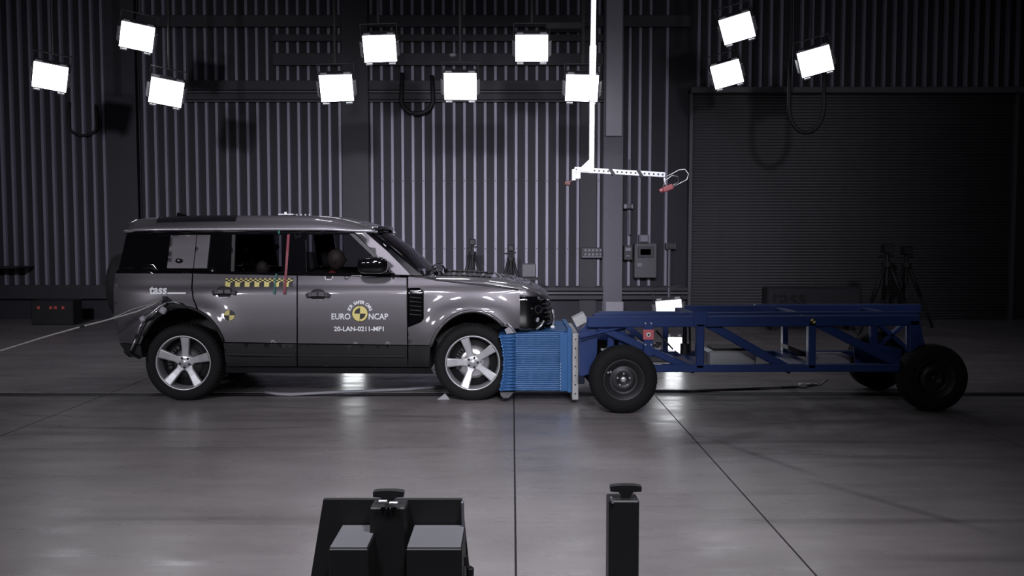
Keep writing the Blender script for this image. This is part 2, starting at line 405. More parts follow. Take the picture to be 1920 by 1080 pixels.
# ------------------------------------------------------------------ floodlights in view
def flood(loc, aim, label, group, roll=0, sc=1., drop=True, low=False, hh=.43):
    t = thing('floodlight', loc, label, 'floodlight', group)
    w_, h_, d_ = .52 * sc, hh * sc, .2 * sc
    b = nb(); box(b, (0, d_ / 2 + .01, 0), (w_ + .03, d_, h_ + .03), None, .02, 2)
    for k in range(9): box(b, ((k - 4) * w_ / 9, d_ + .03, 0), (.012, .05, h_ * .9))
    bodyo = obj('lamp_housing', b, M['lampcase'], None)
    b = nb(); vs = grid(b, lambda u, v: Vector(((u - .5) * w_, -.012 - .03 * (1 - (2 * u - 1) ** 4) * (1 - (2 * v - 1) ** 4), (v - .5) * h_)), 6, 6)
    le = obj('lens', b, M['lens_low'] if low else M['lens'], None)
    parts = [bodyo, le]
    b = nb()
    for s in (-1, 1):
        box(b, (s * (w_ / 2 + .035), -.03, .0), (.008, .11, h_ * .55), Matrix.Rotation(s * R(-18), 3, 'Z'), 0)
        box(b, (s * w_ * .36, -.02, -h_ / 2 - .03), (w_ * .2, .05, .02)); box(b, (s * w_ * .36, -.02, h_ / 2 + .03), (w_ * .2, .05, .02))
    parts.append(obj('clip', b, M['alu'], None, kind='stuff'))
    b = nb()
    for s in (-1, 1): box(b, (s * (w_ / 2 + .03), .12, .14 * sc), (.012, .04, .46 * sc))
    box(b, (0, .12, .37 * sc), (w_ + .072, .04, .012))
    parts.append(obj('yoke', b, M['cable'], None))
    q = (Vector(aim) - Vector(loc)).to_track_quat('-Y', 'Z') @ Matrix.Rotation(roll, 3, 'Y').to_quaternion()
    for p in parts:
        me = p.data; me.transform(Matrix.Translation(p.location)); p.location = (0, 0, 0)
        me.transform(q.to_matrix().to_4x4()); p.parent = t
    if low and loc[2] < .7:
        b = nb(); ebox(b, loc[0] - .05, loc[0] + .05, loc[1] + .03, loc[1] + .2, 0, max(.02, loc[2] - h_ / 2 - .02), .004); obj('foot_block', b, M['lampcase'], t)
    if drop:
        top = Vector(loc) + q @ Vector((0, .12, .37 * sc)); b = nb(); cyl(b, top, (top.x, top.y, ZC), .024, 10)
        obj('drop_rod', b, M['cable'], t)
    return t
G = {'l': 'lit floodlights in the left cluster', 'm': 'lit floodlights in the middle row', 'r': 'lit floodlights in the right cluster'}
YL = 14.2
for (px, py, ax, g_, rl, lab) in [
    (94, 144, 3.2, 'l', 9, 'lit white floodlight hanging at the far left, leftmost of the left three'),
    (257, 69, 3.0, 'l', 9, 'lit white floodlight hanging highest of the three at left'),
    (312, 173, 3.0, 'l', 9, 'lit white floodlight hanging right above the rear roof of the grey car'),
    (631, 165, .9, 'm', -3, 'lit white floodlight, leftmost of the lower middle row, above the windscreen of the car'),
    (712, 91, .7, 'm', -3, 'lit white floodlight, left one of the two upper middle lamps'),
    (863, 162, .2, 'm', 0, 'lit white floodlight in the middle of the lower row, above the two tripods'),
    (997, 90, -.1, 'm', 0, 'lit white floodlight, right one of the two upper middle lamps'),
    (1091, 165, -.3, 'm', 2, 'lit white floodlight partly behind the white hanging pole'),
    (1382, 53, -2.4, 'r', -14, 'lit white floodlight hanging highest of the three at right'),
    (1363, 139, -2.4, 'r', -14, 'lit white floodlight hanging lowest of the right three, below the highest one'),
    (1529, 115, -2.4, 'r', -14, 'lit white floodlight hanging furthest right, over the looped cable')]:
    p = at(px, py, YL + {'m': 0, 'l': .6, 'r': .6}[g_] + (1.3 if px == 1363 else 0))
    flood(p, (p.x + ax, 6.0, .3), lab, G[g_], R(rl), .96)
# looped cables
def loop(px0, px1, py0, py1, Y, r, lab):
    a = at(px0, py0, Y); c = at(px1, py0, Y); zb = at(px0, py1, Y).z; w2 = (c.x - a.x) / 2; cx = (a.x + c.x) / 2
    ext = .9 if Y < 16 else .25; pts = [(a.x + .03, Y, ZC - .01 if Y < 16 else a.z + ext)]
    for k in range(25):
        th = math.pi + math.pi * k / 24
        pts.append((cx + w2 * math.cos(th), Y, a.z - .5 * (a.z - zb) + (.5 * (a.z - zb)) * math.sin(th)) if 0 < k < 24 else ((a.x if k == 0 else c.x), Y, a.z - .5 * (a.z - zb)))
    pts.append((c.x - .02, Y, a.z + ext * .8))
    b = nb(); tube(b, pts, r); return obj('cable_loop', b, M['cable'], label=lab, cat='cable')
loop(1480, 1546, 150, 249, 15.6, .037, 'thick black cable hanging in a long loop before the roller shutter')
loop(752, 812, 160, 213, 18.565, .045, 'black cable hanging in a loop between the middle floodlights')
loop(128, 182, 215, 254, 18.66, .03, 'thin black cable hanging in a short loop at the far left')

# ------------------------------------------------------------------ hanging camera mast
Ym = 9.9
mr_ = thing('overhead_mast', at(1110, 330, Ym), 'white aluminium pole hanging from above with a perforated cross arm above the barrier', 'mast')
b = nb(); p0 = at(1110, 300, Ym); p1 = at(1110, 190, Ym); p2 = at(1112, 85, Ym); p3 = at(1115, -10, Ym)
def mast(a, c, w_, m, nm='pole'):
    b = nb(); bar(b, a, c, w_, w_, .006); return obj(nm, b, m, mr_)
M['mast'] = mat('white_mast', (.78, .8, .84), .4, .1)
b = nb(); bar(b, at(1109, 325, Ym), p1, .055, .055, .005); bar(b, p1, p2, .07, .07, .006); bar(b, p2, Vector((p3.x + .02, Ym, ZC)), .055, .055, .005)
obj('pole', b, M['mast'], mr_)
a0, a1 = at(1077, 318, Ym), at(1247, 328, Ym)
b = nb(); bar(b, a0, a1, .05, .055, .004); arm = obj('cross_arm', b, M['mast'], mr_)
for k in range(20):
    t = .02 + k / 20; p = a0.lerp(a1, t); b = nb(); cyl(b, p + Vector((0, -.023, 0)), p + Vector((0, -.0268, 0)), .011, 10); obj('hole', b, M['pblack'], arm)
for t in (.41, .72):
    p = a0.lerp(a1, t); b = nb(); box(b, p, (.035, .06, .085), R(-35)); obj('tie', b, M['cable'], arm)
b = nb(); extrude_poly(b, [at(1108, 296, Ym - .035), at(1112, 296, Ym - .035), at(1112, 322, Ym - .035), at(1078, 320, Ym - .035), at(1088, 315, Ym - .035)], (0, .008, 0))
gs = obj('gusset', b, M['mast'], mr_)
for (x, y) in ((1109, 301), (1109, 311), (1091, 318), (1100, 318), (1109, 318)):
    p = at(x, y, Ym - .036); b = nb(); cyl(b, p, p + Vector((0, -.008, 0)), .014, 8); obj('bolt', b, M['alu'], gs)
b = nb(); ebox(b, at(1072, 320, Ym).x, at(1079, 320, Ym).x, Ym - .06, Ym + .06, at(0, 339, Ym).z, at(0, 318, Ym).z, .004); ebox(b, at(1079, 320, Ym).x, at(1088, 320, Ym).x, Ym - .03, Ym + .03, at(0, 335, Ym).z, at(0, 324, Ym).z)
obj('end_bracket', b, M['mast'], mr_)
b = nb(); box(b, at(1064, 344, Ym - .02), (.07, .06, .045), None, .008); cyl(b, at(1064, 344, Ym - .05), at(1064, 344, Ym - .09), .016, 12); bar(b, at(1064, 344, Ym), at(1074, 336, Ym), .012, .012, 0)
obj('small_camera', b, mat('dark_red_case', (.09, .02, .02), .5), mr_, label='small dark red camera at the left end of the arm')
b = nb(); box(b, at(1252, 353, Ym - .02), (.12, .07, .06), R(-22), .01); cyl(b, at(1243, 356, Ym - .02), at(1237, 359, Ym - .02), .024, 12)
cc = obj('small_camera', b, mat('red_case', (.32, .07, .08), .45), mr_, label='small red camera at the right end of the arm')
b = nb(); bar(b, at(1245, 330, Ym), at(1247, 346, Ym), .02, .02, .002); obj('camera_bracket', b, M['alu'], mr_)
b = nb(); tube(b, [at(*q, Ym) for q in ((1247, 332), (1260, 326), (1272, 319), (1284, 317), (1291, 326), (1288, 337), (1278, 342), (1262, 350))], .006, 6)
tube(b, [at(*q, Ym - .03) for q in ((1243, 350), (1248, 338), (1260, 329), (1271, 331), (1272, 341), (1258, 350))], .005, 6); obj('cable', b, M['alu'], mr_)

# ------------------------------------------------------------------ things along the back wall
def tripod(px, ytop, ybot, Y, spread, lab, big=1.):
    base = at(px, 500, Y); t = thing('tripod', (base.x, Y, 0), lab, 'tripod', 'black camera tripods along the back wall')
    zt = at(px, ytop, Y).z
    for k, a in enumerate((R(200), R(340), R(80))):
        b = nb(); foot = Vector((base.x + math.cos(a) * spread, Y + math.sin(a) * spread * .8, .01)); top = Vector((base.x + math.cos(a) * .04, Y + math.sin(a) * .04, zt - .28 * big))
        mid = top.lerp(foot, .5); tube(b, [top, mid], .028 * big, 8); tube(b, [mid, foot], .018 * big, 8); obj('leg', b, M['cable'], t)
    b = nb(); cyl(b, (base.x, Y, zt - .55 * big), (base.x, Y, zt - .12 * big), .028 * big, 10); cyl(b, (base.x, Y, zt - .3 * big), (base.x, Y, zt - .24 * big), .07 * big, 12)
    obj('centre_post', b, M['cable'], t)
    b = nb(); box(b, (base.x, Y, zt - .06 * big), (.12 * big, .16 * big, .12 * big), None, .015); cyl(b, (base.x - .12 * big, Y, zt - .17 * big), (base.x + .1 * big, Y, zt - .15 * big), .014 * big, 8)
    obj('camera_head', b, M['cable'], t)
tripod(886, 448, 0, 17.2, .42, 'black tripod with a camera head behind the bonnet, left of the two')
tripod(958, 459, 0, 17.4, .40, 'black tripod behind the bonnet beside the grey box, right of the two')
tripod(1663, 458, 0, 15.6, .55, 'tall black tripod before the shutter, left of the two at right', 1.3)
tripod(1699, 462, 0, 17.1, .5, 'tall black tripod before the shutter, right of the two at right', 1.3)
t = thing('monitor_stand', (wx(991) * 16.9 / YW, 16.9, 0), 'dark grey box on a light post behind the car bonnet', 'equipment')
b = nb(); ebox(b, t.location.x - .13, t.location.x + .14, 16.8, 17.0, at(0, 520, 16.9).z, at(0, 494, 16.9).z, .02); obj('case', b, M['cabinetlt'], t)
b = nb(); ebox(b, t.location.x - .16, t.location.x + .17, 16.75, 17.05, at(0, 525, 16.9).z, at(0, 520, 16.9).z, .01); obj('tray', b, M['cable'], t)
b = nb(); ebox(b, t.location.x - .03, t.location.x + .03, 16.87, 16.93, .02, at(0, 525, 16.9).z); obj('post', b, M['greyplate'], t)
b = nb(); ebox(b, t.location.x - .2, t.location.x + .2, 16.7, 17.1, 0, .02); obj('base_plate', b, M['steel'], t)
# electrical cabinets on the wall
def wbox(px0, px1, py0, py1, d, m, name, lab, cat, extra=None):
    t = thing(name, (wx((px0 + px1) / 2), YW - .1, wz(py1)), lab, cat); b = nb()
    ebox(b, wx(px0), wx(px1), YW - .1 - d, YW + .0, wz(py1), wz(py0), .01); obj('case', b, M[m], t)
    for (a, c, p, q, mm, nm) in (extra or []):
        b = nb(); ebox(b, wx(a), wx(c), YW - .13 - d, YW - .1 - d, wz(q), wz(p), .006); obj(nm, b, M[mm], t)
    return t
wbox(1186, 1227, 456, 520, .14, 'cabinetlt', 'switch_cabinet', 'dark grey electrical cabinet on the wall right of the grey column', 'cabinet',
     [(1192, 1221, 462, 482, 'cabinet', 'cover'), (1196, 1216, 466, 478, 'cable', 'display'), (1190, 1200, 492, 500, 'pipe', 'nameplate')])
wbox(1167, 1183, 460, 487, .1, 'cabinet', 'socket_box', 'small dark socket box with a lit label beside the grey column', 'socket box',
     [(1169, 1180, 464, 471, 'pipe', 'nameplate'), (1170, 1178, 478, 481, 'pipe', 'nameplate')])
wbox(1195, 1213, 440, 455, .08, 'pipe', 'junction_box', 'light grey junction box above the electrical cabinet', 'junction box', [(1197, 1211, 442, 453, 'pipe', 'lid')])
wbox(1166, 1184, 383, 392, .07, 'pipe', 'conduit_clamp', 'small grey clamp box on the upright conduit beside the column', 'junction box', [(1172, 1181, 384, 391, 'cabinetlt', 'lid')])
wbox(1245, 1264, 456, 467, .07, 'cabinetlt', 'pipe_clamp', 'small grey clamp box on the pipe left of the shutter', 'junction box', [(1248, 1261, 458, 465, 'cabinet', 'lid')])
t = wbox(1088, 1127, 464, 484, .04, 'cabinet', 'connector_panel', 'black connector panel with rows of sockets left of the grey column', 'connector panel')
for r_ in range(2):
    for c_ in range(5):
        b = nb(); x = wx(1096 + c_ * 7); z = wz(469 + r_ * 8); ebox(b, x - .024, x + .024, YW - .165, YW - .14, z - .025, z + .025, .004); obj('socket', b, M['pipe'], t)
b = nb(); ebox(b, wx(1090), wx(1126), YW - .2, YW - .145, wz(482.5), wz(480.5)); obj('ledge', b, M['pipe'], t)
b = nb(); cyl(b, (wx(1178), YW - .12, wz(383)), (wx(1178), YW - .12, wz(300)), .03, 10); cyl(b, (wx(1178), YW - .12, wz(440)), (wx(1178), YW - .12, wz(394)), .03, 10)
obj('conduit', b, M['pipe'], label='grey upright conduit beside the grey column, above the socket box', cat='conduit')
b = nb(); cyl(b, (wx(1252), YW - .12, .3), (wx(1252), YW - .12, wz(468)), .035, 10); obj('conduit', b, M['pipe'], label='thick grey pipe below the clamp box left of the shutter', cat='conduit')
# notice plate seen over the trolley
b = nb(); ebox(b, wx(1132), wx(1165), YW - .38, YW - .34, .12, wz(563), .01); ebox(b, wx(1134), wx(1140), YW - .36, YW - .30, 0, .14); ebox(b, wx(1157), wx(1163), YW - .36, YW - .30, 0, .14)
obj('floor_plate', b, M['greyplate'], label='plain grey panel standing on the floor at the foot of the grey column', cat='panel')
# sign bench with the lettering before the shutter
t = thing('sign_bench', (at(1522, 560, 16.6).x, 16.6, 0), 'low dark bench with black lettering standing before the shutter', 'bench')
xa, xb = at(1436, 560, 16.6).x, at(1612, 560, 16.6).x
b = nb(); ebox(b, xa, xb, 16.5, 16.9, .1, at(0, 538, 16.6).z, .03); obj('body', b, M['column'], t)
b = nb(); ebox(b, xa + .1, xa + .2, 16.55, 16.85, 0, .1); obj('foot', b, M['cable'], t)
b = nb(); ebox(b, xb - .2, xb - .1, 16.55, 16.85, 0, .1); obj('foot', b, M['cable'], t)
b = nb(); c0 = at(1480, 560, 16.49); place_text(b, 'tass', .42, lambda u, v, h: Vector((c0.x + u, 16.494 - h, c0.z + v)), .008); obj('lettering', b, M['pblack'], t, label='black letters reading tass')
# small things by the left wall foot
t = thing('control_unit', (at(85, 580, 17.6).x, 17.6, 0), 'black control unit with dim red indicators at the far left wall foot', 'control unit')
b = nb(); ebox(b, at(45, 0, 17.6).x, at(125, 0, 17.6).x, 17.5, 17.9, 0, at(0, 562, 17.6).z, .02); obj('case', b, M['cable'], t)
for x in (72, 95, 104, 118):
    p = at(x, 577, 17.49); b = nb(); box(b, p, (.06, .02, .06), None, .008); obj('indicator', b, M['redled'], t)
t = thing('wall_tray', (at(12, 501, 18.2).x, 18.2, at(0, 504, 18.2).z), 'thin dark shelf arm reaching in at the left edge', 'shelf')
b = nb(); ebox(b, at(-160, 0, 18.2).x, at(23, 0, 18.2).x, 18.1, 18.75, at(0, 503, 18.2).z, at(0, 500, 18.2).z); obj('board', b, M['cable'], t)
# small wall detector shining near the middle lamps
p = at(849, 107, 16); b = nb(); lathe(b, [(0.001, 0), (.03, .0), (.06, .02), (.062, .05), (.001, .05)], p, 'Z', 16); tb_ = b
sen = obj('ceiling_sensor', b, M['greyplate'], label='small pale round sensor hanging between the upper floodlights', cat='sensor')
b = nb(); cyl(b, p + Vector((0, 0, .05)), (p.x, p.y, ZC), .008, 8); obj('drop_wire', b, M['cable'], sen)

# ================================================================== THE CAR
YC = 9.40; YM = 10.40                                    # near side plane and centre line
RW = (at(342, 683, YC).x, .402); FW = (at(886, 683, YC).x, .402)
BASE = [(.22, .12), (.30, .06), (.42, .015), (.55, .0), (.75, -.012), (.95, -.006), (1.1, .006), (1.175, .018), (1.205, .040), (1.27, .062), (1.325, .085), (1.55, .155), (1.80, .235), (1.88, .29), (1.95, .42)]
def ell(x, z, c, a, bb): return math.hypot((x - c[0]) / a, (z - c[1]) / bb)
def side(x, z):
    y = interp(z, BASE)
    if x > -.55: y += .03 * ((x + .55) / .63) ** 2
    if x < -3.75: y += .07 * ((-3.75 - x) / .4) ** 2
    for c, a, bb in ((RW, .47, .6), (FW, .47, .56)):
        d = ell(x, z, c, a, bb) - 1
        if z < 1.2: y -= .055 * math.exp(-(max(d, 0) / .30) ** 2) * min(1, max(0, (1.17 - z) / .2)) * min(1, max(0, (z - .1) / .3))
    return YC + y
def sp(px, py, off=0.):
    Y = YC
    for _ in range(5):
        p = at(px, py, Y); Y = side(p.x, p.z) + off
    return at(px, py, Y)
car = thing('car', (RW[0] + 1.5, YM, 0), 'dark grey boxy off-road car with white door lettering, hitting the blue barrier', 'car')
def arc(cx, cy, a, b, d0, d1, n=22):
    return [(cx + a * math.cos(R(d0 + (d1 - d0) * k / n)), cy - b * math.sin(R(d0 + (d1 - d0) * k / n))) for k in range(n + 1)]
def inside(p, poly):
    c = False; n = len(poly); j = n - 1
    for i in range(n):
        (xi, yi), (xj, yj) = poly[i], poly[j]
        if (yi > p[1]) != (yj > p[1]) and p[0] < (xj - xi) * (p[1] - yi) / (yj - yi) + xi: c = not c
        j = i
    return c
def resample(poly, s):
    out = []
    for i in range(len(poly)):
        a = Vector(poly[i]); b = Vector(poly[(i + 1) % len(poly)]); n = max(1, int((b - a).length / s))
        for k in range(n): out.append(tuple(a.lerp(b, k / n)))
    return out
def dist_edge(p, poly):
    return min((Vector(p) - Vector(q)).length for q in poly)
def panel_bm(poly, surf, thick=.02, s=6., hole=None, mirror=False, jit=None):
    """poly in photograph pixels on the near flank; surf(px, py) -> world point; gives a shell with thickness"""
    loops = [resample(poly, s)] + ([resample(hole, s)] if hole else [])
    vs, es, fs = [], [], []
    for lp in loops:
        n0 = len(vs); vs += lp; es += [(n0 + i, n0 + (i + 1) % len(lp)) for i in range(len(lp))]; fs.append(list(range(n0, n0 + len(lp))))
    xs_ = [p[0] for p in loops[0]]; ys_ = [p[1] for p in loops[0]]; allp = [q for lp in loops for q in lp]
    x = min(xs_) + s * .5
    while x < max(xs_):
        y = min(ys_) + s * .5
        while y < max(ys_):
            if inside((x, y), loops[0]) and (not hole or not inside((x, y), loops[1])) and dist_edge((x, y), allp) > s * .55: vs.append((x, y))
            y += s
        x += s
    r = delaunay_2d_cdt([Vector(v) for v in vs], es, [], 0, 1e-4)
    V, Fc = r[0], r[2]; bm = bmesh.new()
    P = [surf(v.x, v.y) for v in V]
    if mirror: P = [Vector((p.x, 2 * YM - p.y, p.z)) for p in P]
    bv = [bm.verts.new(p) for p in P]
    for f in Fc:
        c = sum((Vector(V[i]) for i in f), Vector((0, 0))) / len(f)
        if inside(c, loops[0]) and (not hole or not inside(c, loops[1])):
            q = bm.faces.new([bv[i] for i in f]); q.smooth = True
    for v in list(bm.verts):
        if not v.link_faces: bm.verts.remove(v)
    bmesh.ops.recalc_face_normals(bm, faces=bm.faces)
    bm.normal_update()
    tot = sum((f.normal for f in bm.faces), Vector((0, 0, 0)))
    if (tot.y > 0) != mirror: bmesh.ops.reverse_faces(bm, faces=bm.faces)
    d = Vector((0, -thick if mirror else thick, 0))
    if thick:
        be = [e for e in bm.edges if len(e.link_faces) == 1]
        for e in be:
            a, c = e.verts; q = [bm.verts.new(a.co), bm.verts.new(c.co), bm.verts.new(c.co + d), bm.verts.new(a.co + d)]
            bm.faces.new(q)
        back = {}
        for f in list(bm.faces):
            if f.smooth:
                vv = []
                for v in f.verts:
                    if v not in back: back[v] = bm.verts.new(v.co + d)
                    vv.append(back[v])
                bm.faces.new(vv[::-1])
    return bm
def flank(name, poly, m, thick=.02, off=0., hole=None, s=6., both=True, parent=None, label=None):
    o = obj(name, panel_bm(poly, lambda x, y: sp(x, y, off), thick, s, hole), m, parent or car, label)
    if both: obj(name, panel_bm(poly, lambda x, y: sp(x, y, off), thick, max(s, 9), hole, True), m, parent or car)
    return o
RA = lambda d0, d1, k=0: arc(342, 684, 84 + k, 108 + k, d0, d1)
FA = lambda d0, d1, k=0: arc(886, 684, 84 + k, 101 + k, d0, d1)
vent = [(765, 541), (786, 541), (793, 549), (793, 597), (788, 603), (766, 613)]
quarter = [(216, 512.5), (360, 513), (358.5, 540), (361, 560), (370, 583)] + RA(70, 154) + [(262, 646), (224, 642), (214, 600), (213, 545)]
flank('rear_quarter', quarter, M['paint'])
rdoor = [(362.5, 513), (556, 517), (556, 643.5), (419, 641)] + RA(24, 68) + [(363.5, 560), (361, 540)]
rd = flank('rear_door', rdoor, M['paint'])
fd = flank('front_door', [(558.5, 517), (700, 519), (762, 520.5), (763, 646.5), (558.5, 643.5)], M['paint'])
fender = [(765.5, 519), (790, 518), (820, 525), (900, 534), (974, 543), (975, 575), (974, 616), (962, 616)] + FA(46, 157) + [(805, 647), (765.5, 646.5), (765, 614), (789, 604.5), (794.5, 598), (794.5, 548), (787, 539.5), (765.5, 539.5)]
flank('front_fender', fender, M['paint'])
flank('fender_vent', vent, M['gloss_black'], .02, .012, s=5)
for k in range(6):
    y0 = 549 + k * 8; b = nb(); bar(b, sp(768, y0, -.004), sp(790, y0 + 2, -.004), .012, .010, .002); obj('vent_slat', b, M['black'], car)
flank('door_cladding', [(419, 643.5), (556, 645.5), (556, 687), (424, 687)], M['clad'], .03, -.012)
flank('door_cladding', [(558.5, 645.5), (763, 648.5), (763, 688), (558.5, 687)], M['clad'], .03, -.012)
flank('fender_cladding', [(765.5, 648.5), (807, 649), (804, 688), (765.5, 688)], M['clad'], .03, -.012)
flank('rocker_sill', [(422, 688.5), (806, 690), (812, 701), (424, 699)], M['clad'], .05, .02)
for (a, c) in (((424, 664), (555, 666)), ((560, 666), (762, 668))):
    b = nb(); bar(b, sp(*a, -.016), sp(*c, -.016), .014, .03, .005); obj('cladding_ridge', b, M['clad'], car)
flank('rear_bumper', [(224, 644), (264, 648), (266, 668), (262, 672), (250, 670), (236, 661)], M['clad'], .1, -.01)
# the wheel arches: lip trim and liner
def arch(c, pts, lipm, r, offs):
    b = nb(); q = [sp(*p, offs) for p in pts]; tube(b, q, r, 8); obj('arch_trim', b, lipm, car)
    b = nb(); q2 = [Vector((p.x, 2 * YM - p.y, p.z)) for p in q]; tube(b, q2, r, 6); obj('arch_trim', b, lipm, car)
    for s in (0, 1):
        b = nb(); o_ = [Vector((p.x, YC + .02, p.z)) for p in q]
        mir = (lambda v: Vector((v.x, 2 * YM - v.y, v.z))) if s else (lambda v: v)
        n = len(o_); va = [b.verts.new(mir(Vector((p.x, max(qq.y, YC - .03) + .02, p.z)))) for p, qq in zip(o_, q)]; vb = [b.verts.new(mir(Vector((p.x, YC + .48, p.z)))) for p in o_]
        for i in range(n - 1): f = b.faces.new((va[i], va[i + 1], vb[i + 1], vb[i])); f.smooth = True
        cen = b.verts.new(mir(Vector((c[0], YC + .48, .25))))
        for i in range(n - 1): b.faces.new((vb[i], vb[i + 1], cen))
        obj('wheel_liner', b, M['black'], car)
arch(RW, RA(24, 150), M['clad'], .016, -.004)
M['lip'] = mat('bright_lip', (.38, .37, .40), .3, .6, .6)
arch(FW, FA(46, 160), M['paint'], .018, -.008)
# broken, hanging arch moulding behind the rear wheel
t_pts = [(312, 569), (300, 574), (287, 585), (272, 597)]
b = nb(); tube(b, [sp(*p, -.05) for p in t_pts], .013, 8); obj('hanging_moulding', b, M['lip'], car, 'broken pale arch moulding')
b = nb(); tube(b, [sp(*p, -.05) for p in ((268, 603), (262, 614), (258, 626))], .013, 8); obj('hanging_moulding', b, M['lip'], car, 'broken pale arch moulding')
b = nb(); tube(b, [sp(*p, -.05) for p in ((255, 635), (250, 646), (246, 657))], .012, 8); obj('hanging_moulding', b, M['lip'], car, 'broken pale arch moulding')
b = nb(); tube(b, [sp(*p, -.045) for p in ((314, 568), (302, 580), (286, 594), (270, 600), (262, 616), (252, 640), (245, 660), (262, 672))], .014, 8); obj('moulding_backing', b, M['clad'], car)
b = nb(); box(b, sp(306, 582, -.05), (.07, .04, .07), R(30), .012); box(b, sp(268, 598, -.05), (.06, .04, .06), R(-30), .012); obj('moulding_clip', b, M['greyplate'], car)
b = nb(); extrude_poly(b, [sp(304, 556, -.02), sp(312, 556, -.02), sp(324, 567, -.03), sp(340, 568, -.03), sp(352, 578, -.04), sp(310, 578, -.04), sp(304, 570, -.03)], (0, .02, 0)); obj('torn_arch_edge', b, M['clad'], car)
b = nb(); tube(b, [sp(312, 568, -.05), sp(326, 566, -.06), sp(338, 570, -.05)], .006, 6); obj('wire', b, M['alu'], car)
# broken front arch trim bent over the tyre
b = nb(); tube(b, [sp(950, 606, -.02), sp(958, 612, -.035), sp(965, 622, -.04), sp(968, 628, -.03)], [.016, .014, .012, .006], 8); obj('bent_arch_trim', b, M['lip'], car)
b = nb(); lo_ = [sp(*p, -.03) for p in ((946, 618), (955, 612), (966, 624), (950, 626))]; extrude_poly(b, lo_, (0, .02, 0)); obj('torn_liner', b, M['greyplate'], car)

# greenhouse
def gl(name, poly, m, off=.012, thick=.01, both=True, **k): return flank(name, poly, m, thick, off, s=12., both=both, **k)
gl('roof_rail_black', [(238, 434), (640, 432), (690, 434), (692, 440), (640, 439), (238, 441)], M['gloss_black'], .004, .02)
gl('belt_moulding', [(219, 507), (560, 511), (748, 513), (750, 519), (560, 517), (217, 513)], M['gloss_black'], .006, .02)
gl('rear_quarter_glass', [(222, 507), (237, 440), (364, 440), (360, 508)], M['gloss_black'])
gl('rear_door_glass', [(366, 440), (436, 440), (434, 509), (362, 508)], M['gloss_black'])
gl('rear_door_glass', [(440, 440), (530, 440), (529, 510), (438, 509)], M['glass'])
gl('glass_divider', [(435, 440), (441, 440), (439, 509), (433, 509)], M['black'], .004, .02)
gl('centre_pillar', [(529, 440), (572, 439), (574, 511), (528, 510)], M['gloss_black'], .004, .04)
gl('front_door_glass', [(573, 439), (664, 439), (742, 513), (575, 511)], M['glass'])
gl('windscreen_pillar', [(664, 434), (683, 434), (727, 472), (770, 515.5), (742, 515)], M['paint'], .0, .03)
gl('windscreen_edge', [(684, 434), (691, 434), (742, 475), (792, 516.5), (771.5, 515.5), (728, 472)], M['gloss_black'], .006, .03)
gl('window_frame', [(655, 438), (664, 438), (742, 512), (732, 512)], M['black'], .002, .02)
flank('signature_panel', [(320, 441), (368.5, 440.5), (362, 503), (313, 503)], M['paint'], .015, -.006, s=8)
flank('signature_panel', [(370, 440.5), (394.5, 440.5), (388, 503), (363.5, 503)], M['paint'], .015, -.006, s=8)
p = sp(335, 489, -.02); b = nb(); bmesh.ops.create_uvsphere(b, u_segments=16, v_segments=10, radius=.034, matrix=Matrix.Translation(p) @ Matrix.Diagonal((1.1, .5, .8, 1))); obj('fuel_lock_knob', b, M['gloss_black'], car, smooth=True)
# roof
XR0, XR1 = at(234, 420, YC + .3).x, -1.50
ZT = [(-4.2, 1.885), (-4.05, 1.915), (-3.75, 1.935), (-3.3, 1.95), (-2.5, 1.952), (-2.1, 1.948), (-1.85, 1.92), (-1.65, 1.875), (-1.5, 1.825)]
ZE = [(-4.2, 1.80), (-3.5, 1.81), (-2.0, 1.812), (-1.75, 1.80), (-1.5, 1.792)]
def roof(u, v):
    x = XR0 + u * (XR1 - XR0); s = abs(2 * v - 1); ye = side(x, 1.80) + .0; hw = YM - ye
    if u > .93: x += .06 * (1 - s * s) * (u - .93) / .07
    tt = max(0, (1 - s) / .17); k = 1 - (1 - min(1, tt)) ** 2.0
    z = interp(x, ZE) + (interp(x, ZT) - interp(x, ZE)) * k + .016 * (1 - s * s)
    if u < .03: z -= .012
    return Vector((x, YM + (2 * v - 1) * hw, z))
b = nb(); grid(b, roof, 60, 44); rv = list(b.faces); bmesh.ops.recalc_face_normals(b, faces=b.faces)
if sum(f.normal.z for f in b.faces) < 0: bmesh.ops.reverse_faces(b, faces=b.faces)
ret = bmesh.ops.extrude_face_region(b, geom=list(b.faces)); bmesh.ops.translate(b, vec=(0, 0, -.03), verts=[v for v in ret['geom'] if isinstance(v, bmesh.types.BMVert)])
roof_o = obj('roof', b, M['paint'], car)
for s_ in (0, 1):
    b = nb(); pts = [roof(i / 40, 0) for i in range(41)]
    pts = [Vector((p.x, p.y - .012, p.z - .002)) for p in pts] + [Vector((XR1 + .06, side(XR1, 1.78) + .03, 1.775))]
    if s_: pts = [Vector((p.x, 2 * YM - p.y, p.z)) for p in pts]
    tube(b, pts, .016, 8); obj('roof_gutter', b, M['lip'], car)
    b = nb(); pts = [(x, y) for x in () for y in ()]
    grid(b, lambda u, v: (lambda p: Vector((p.x, (2 * YM - p.y) if s_ else p.y, p.z + .004)))(roof(.13 + u * .32, .028 + v * .05) - Vector((0, .004, 0))), 20, 4)
    obj('alpine_glass', b, M['gloss_black'], car)
b = nb(); tube(b, [roof(i / 12 * .0 + 1, i / 12) + Vector((.012, 0, -.012)) for i in range(13)], .022, 8); obj('roof_front_edge', b, M['gloss_black'], car)
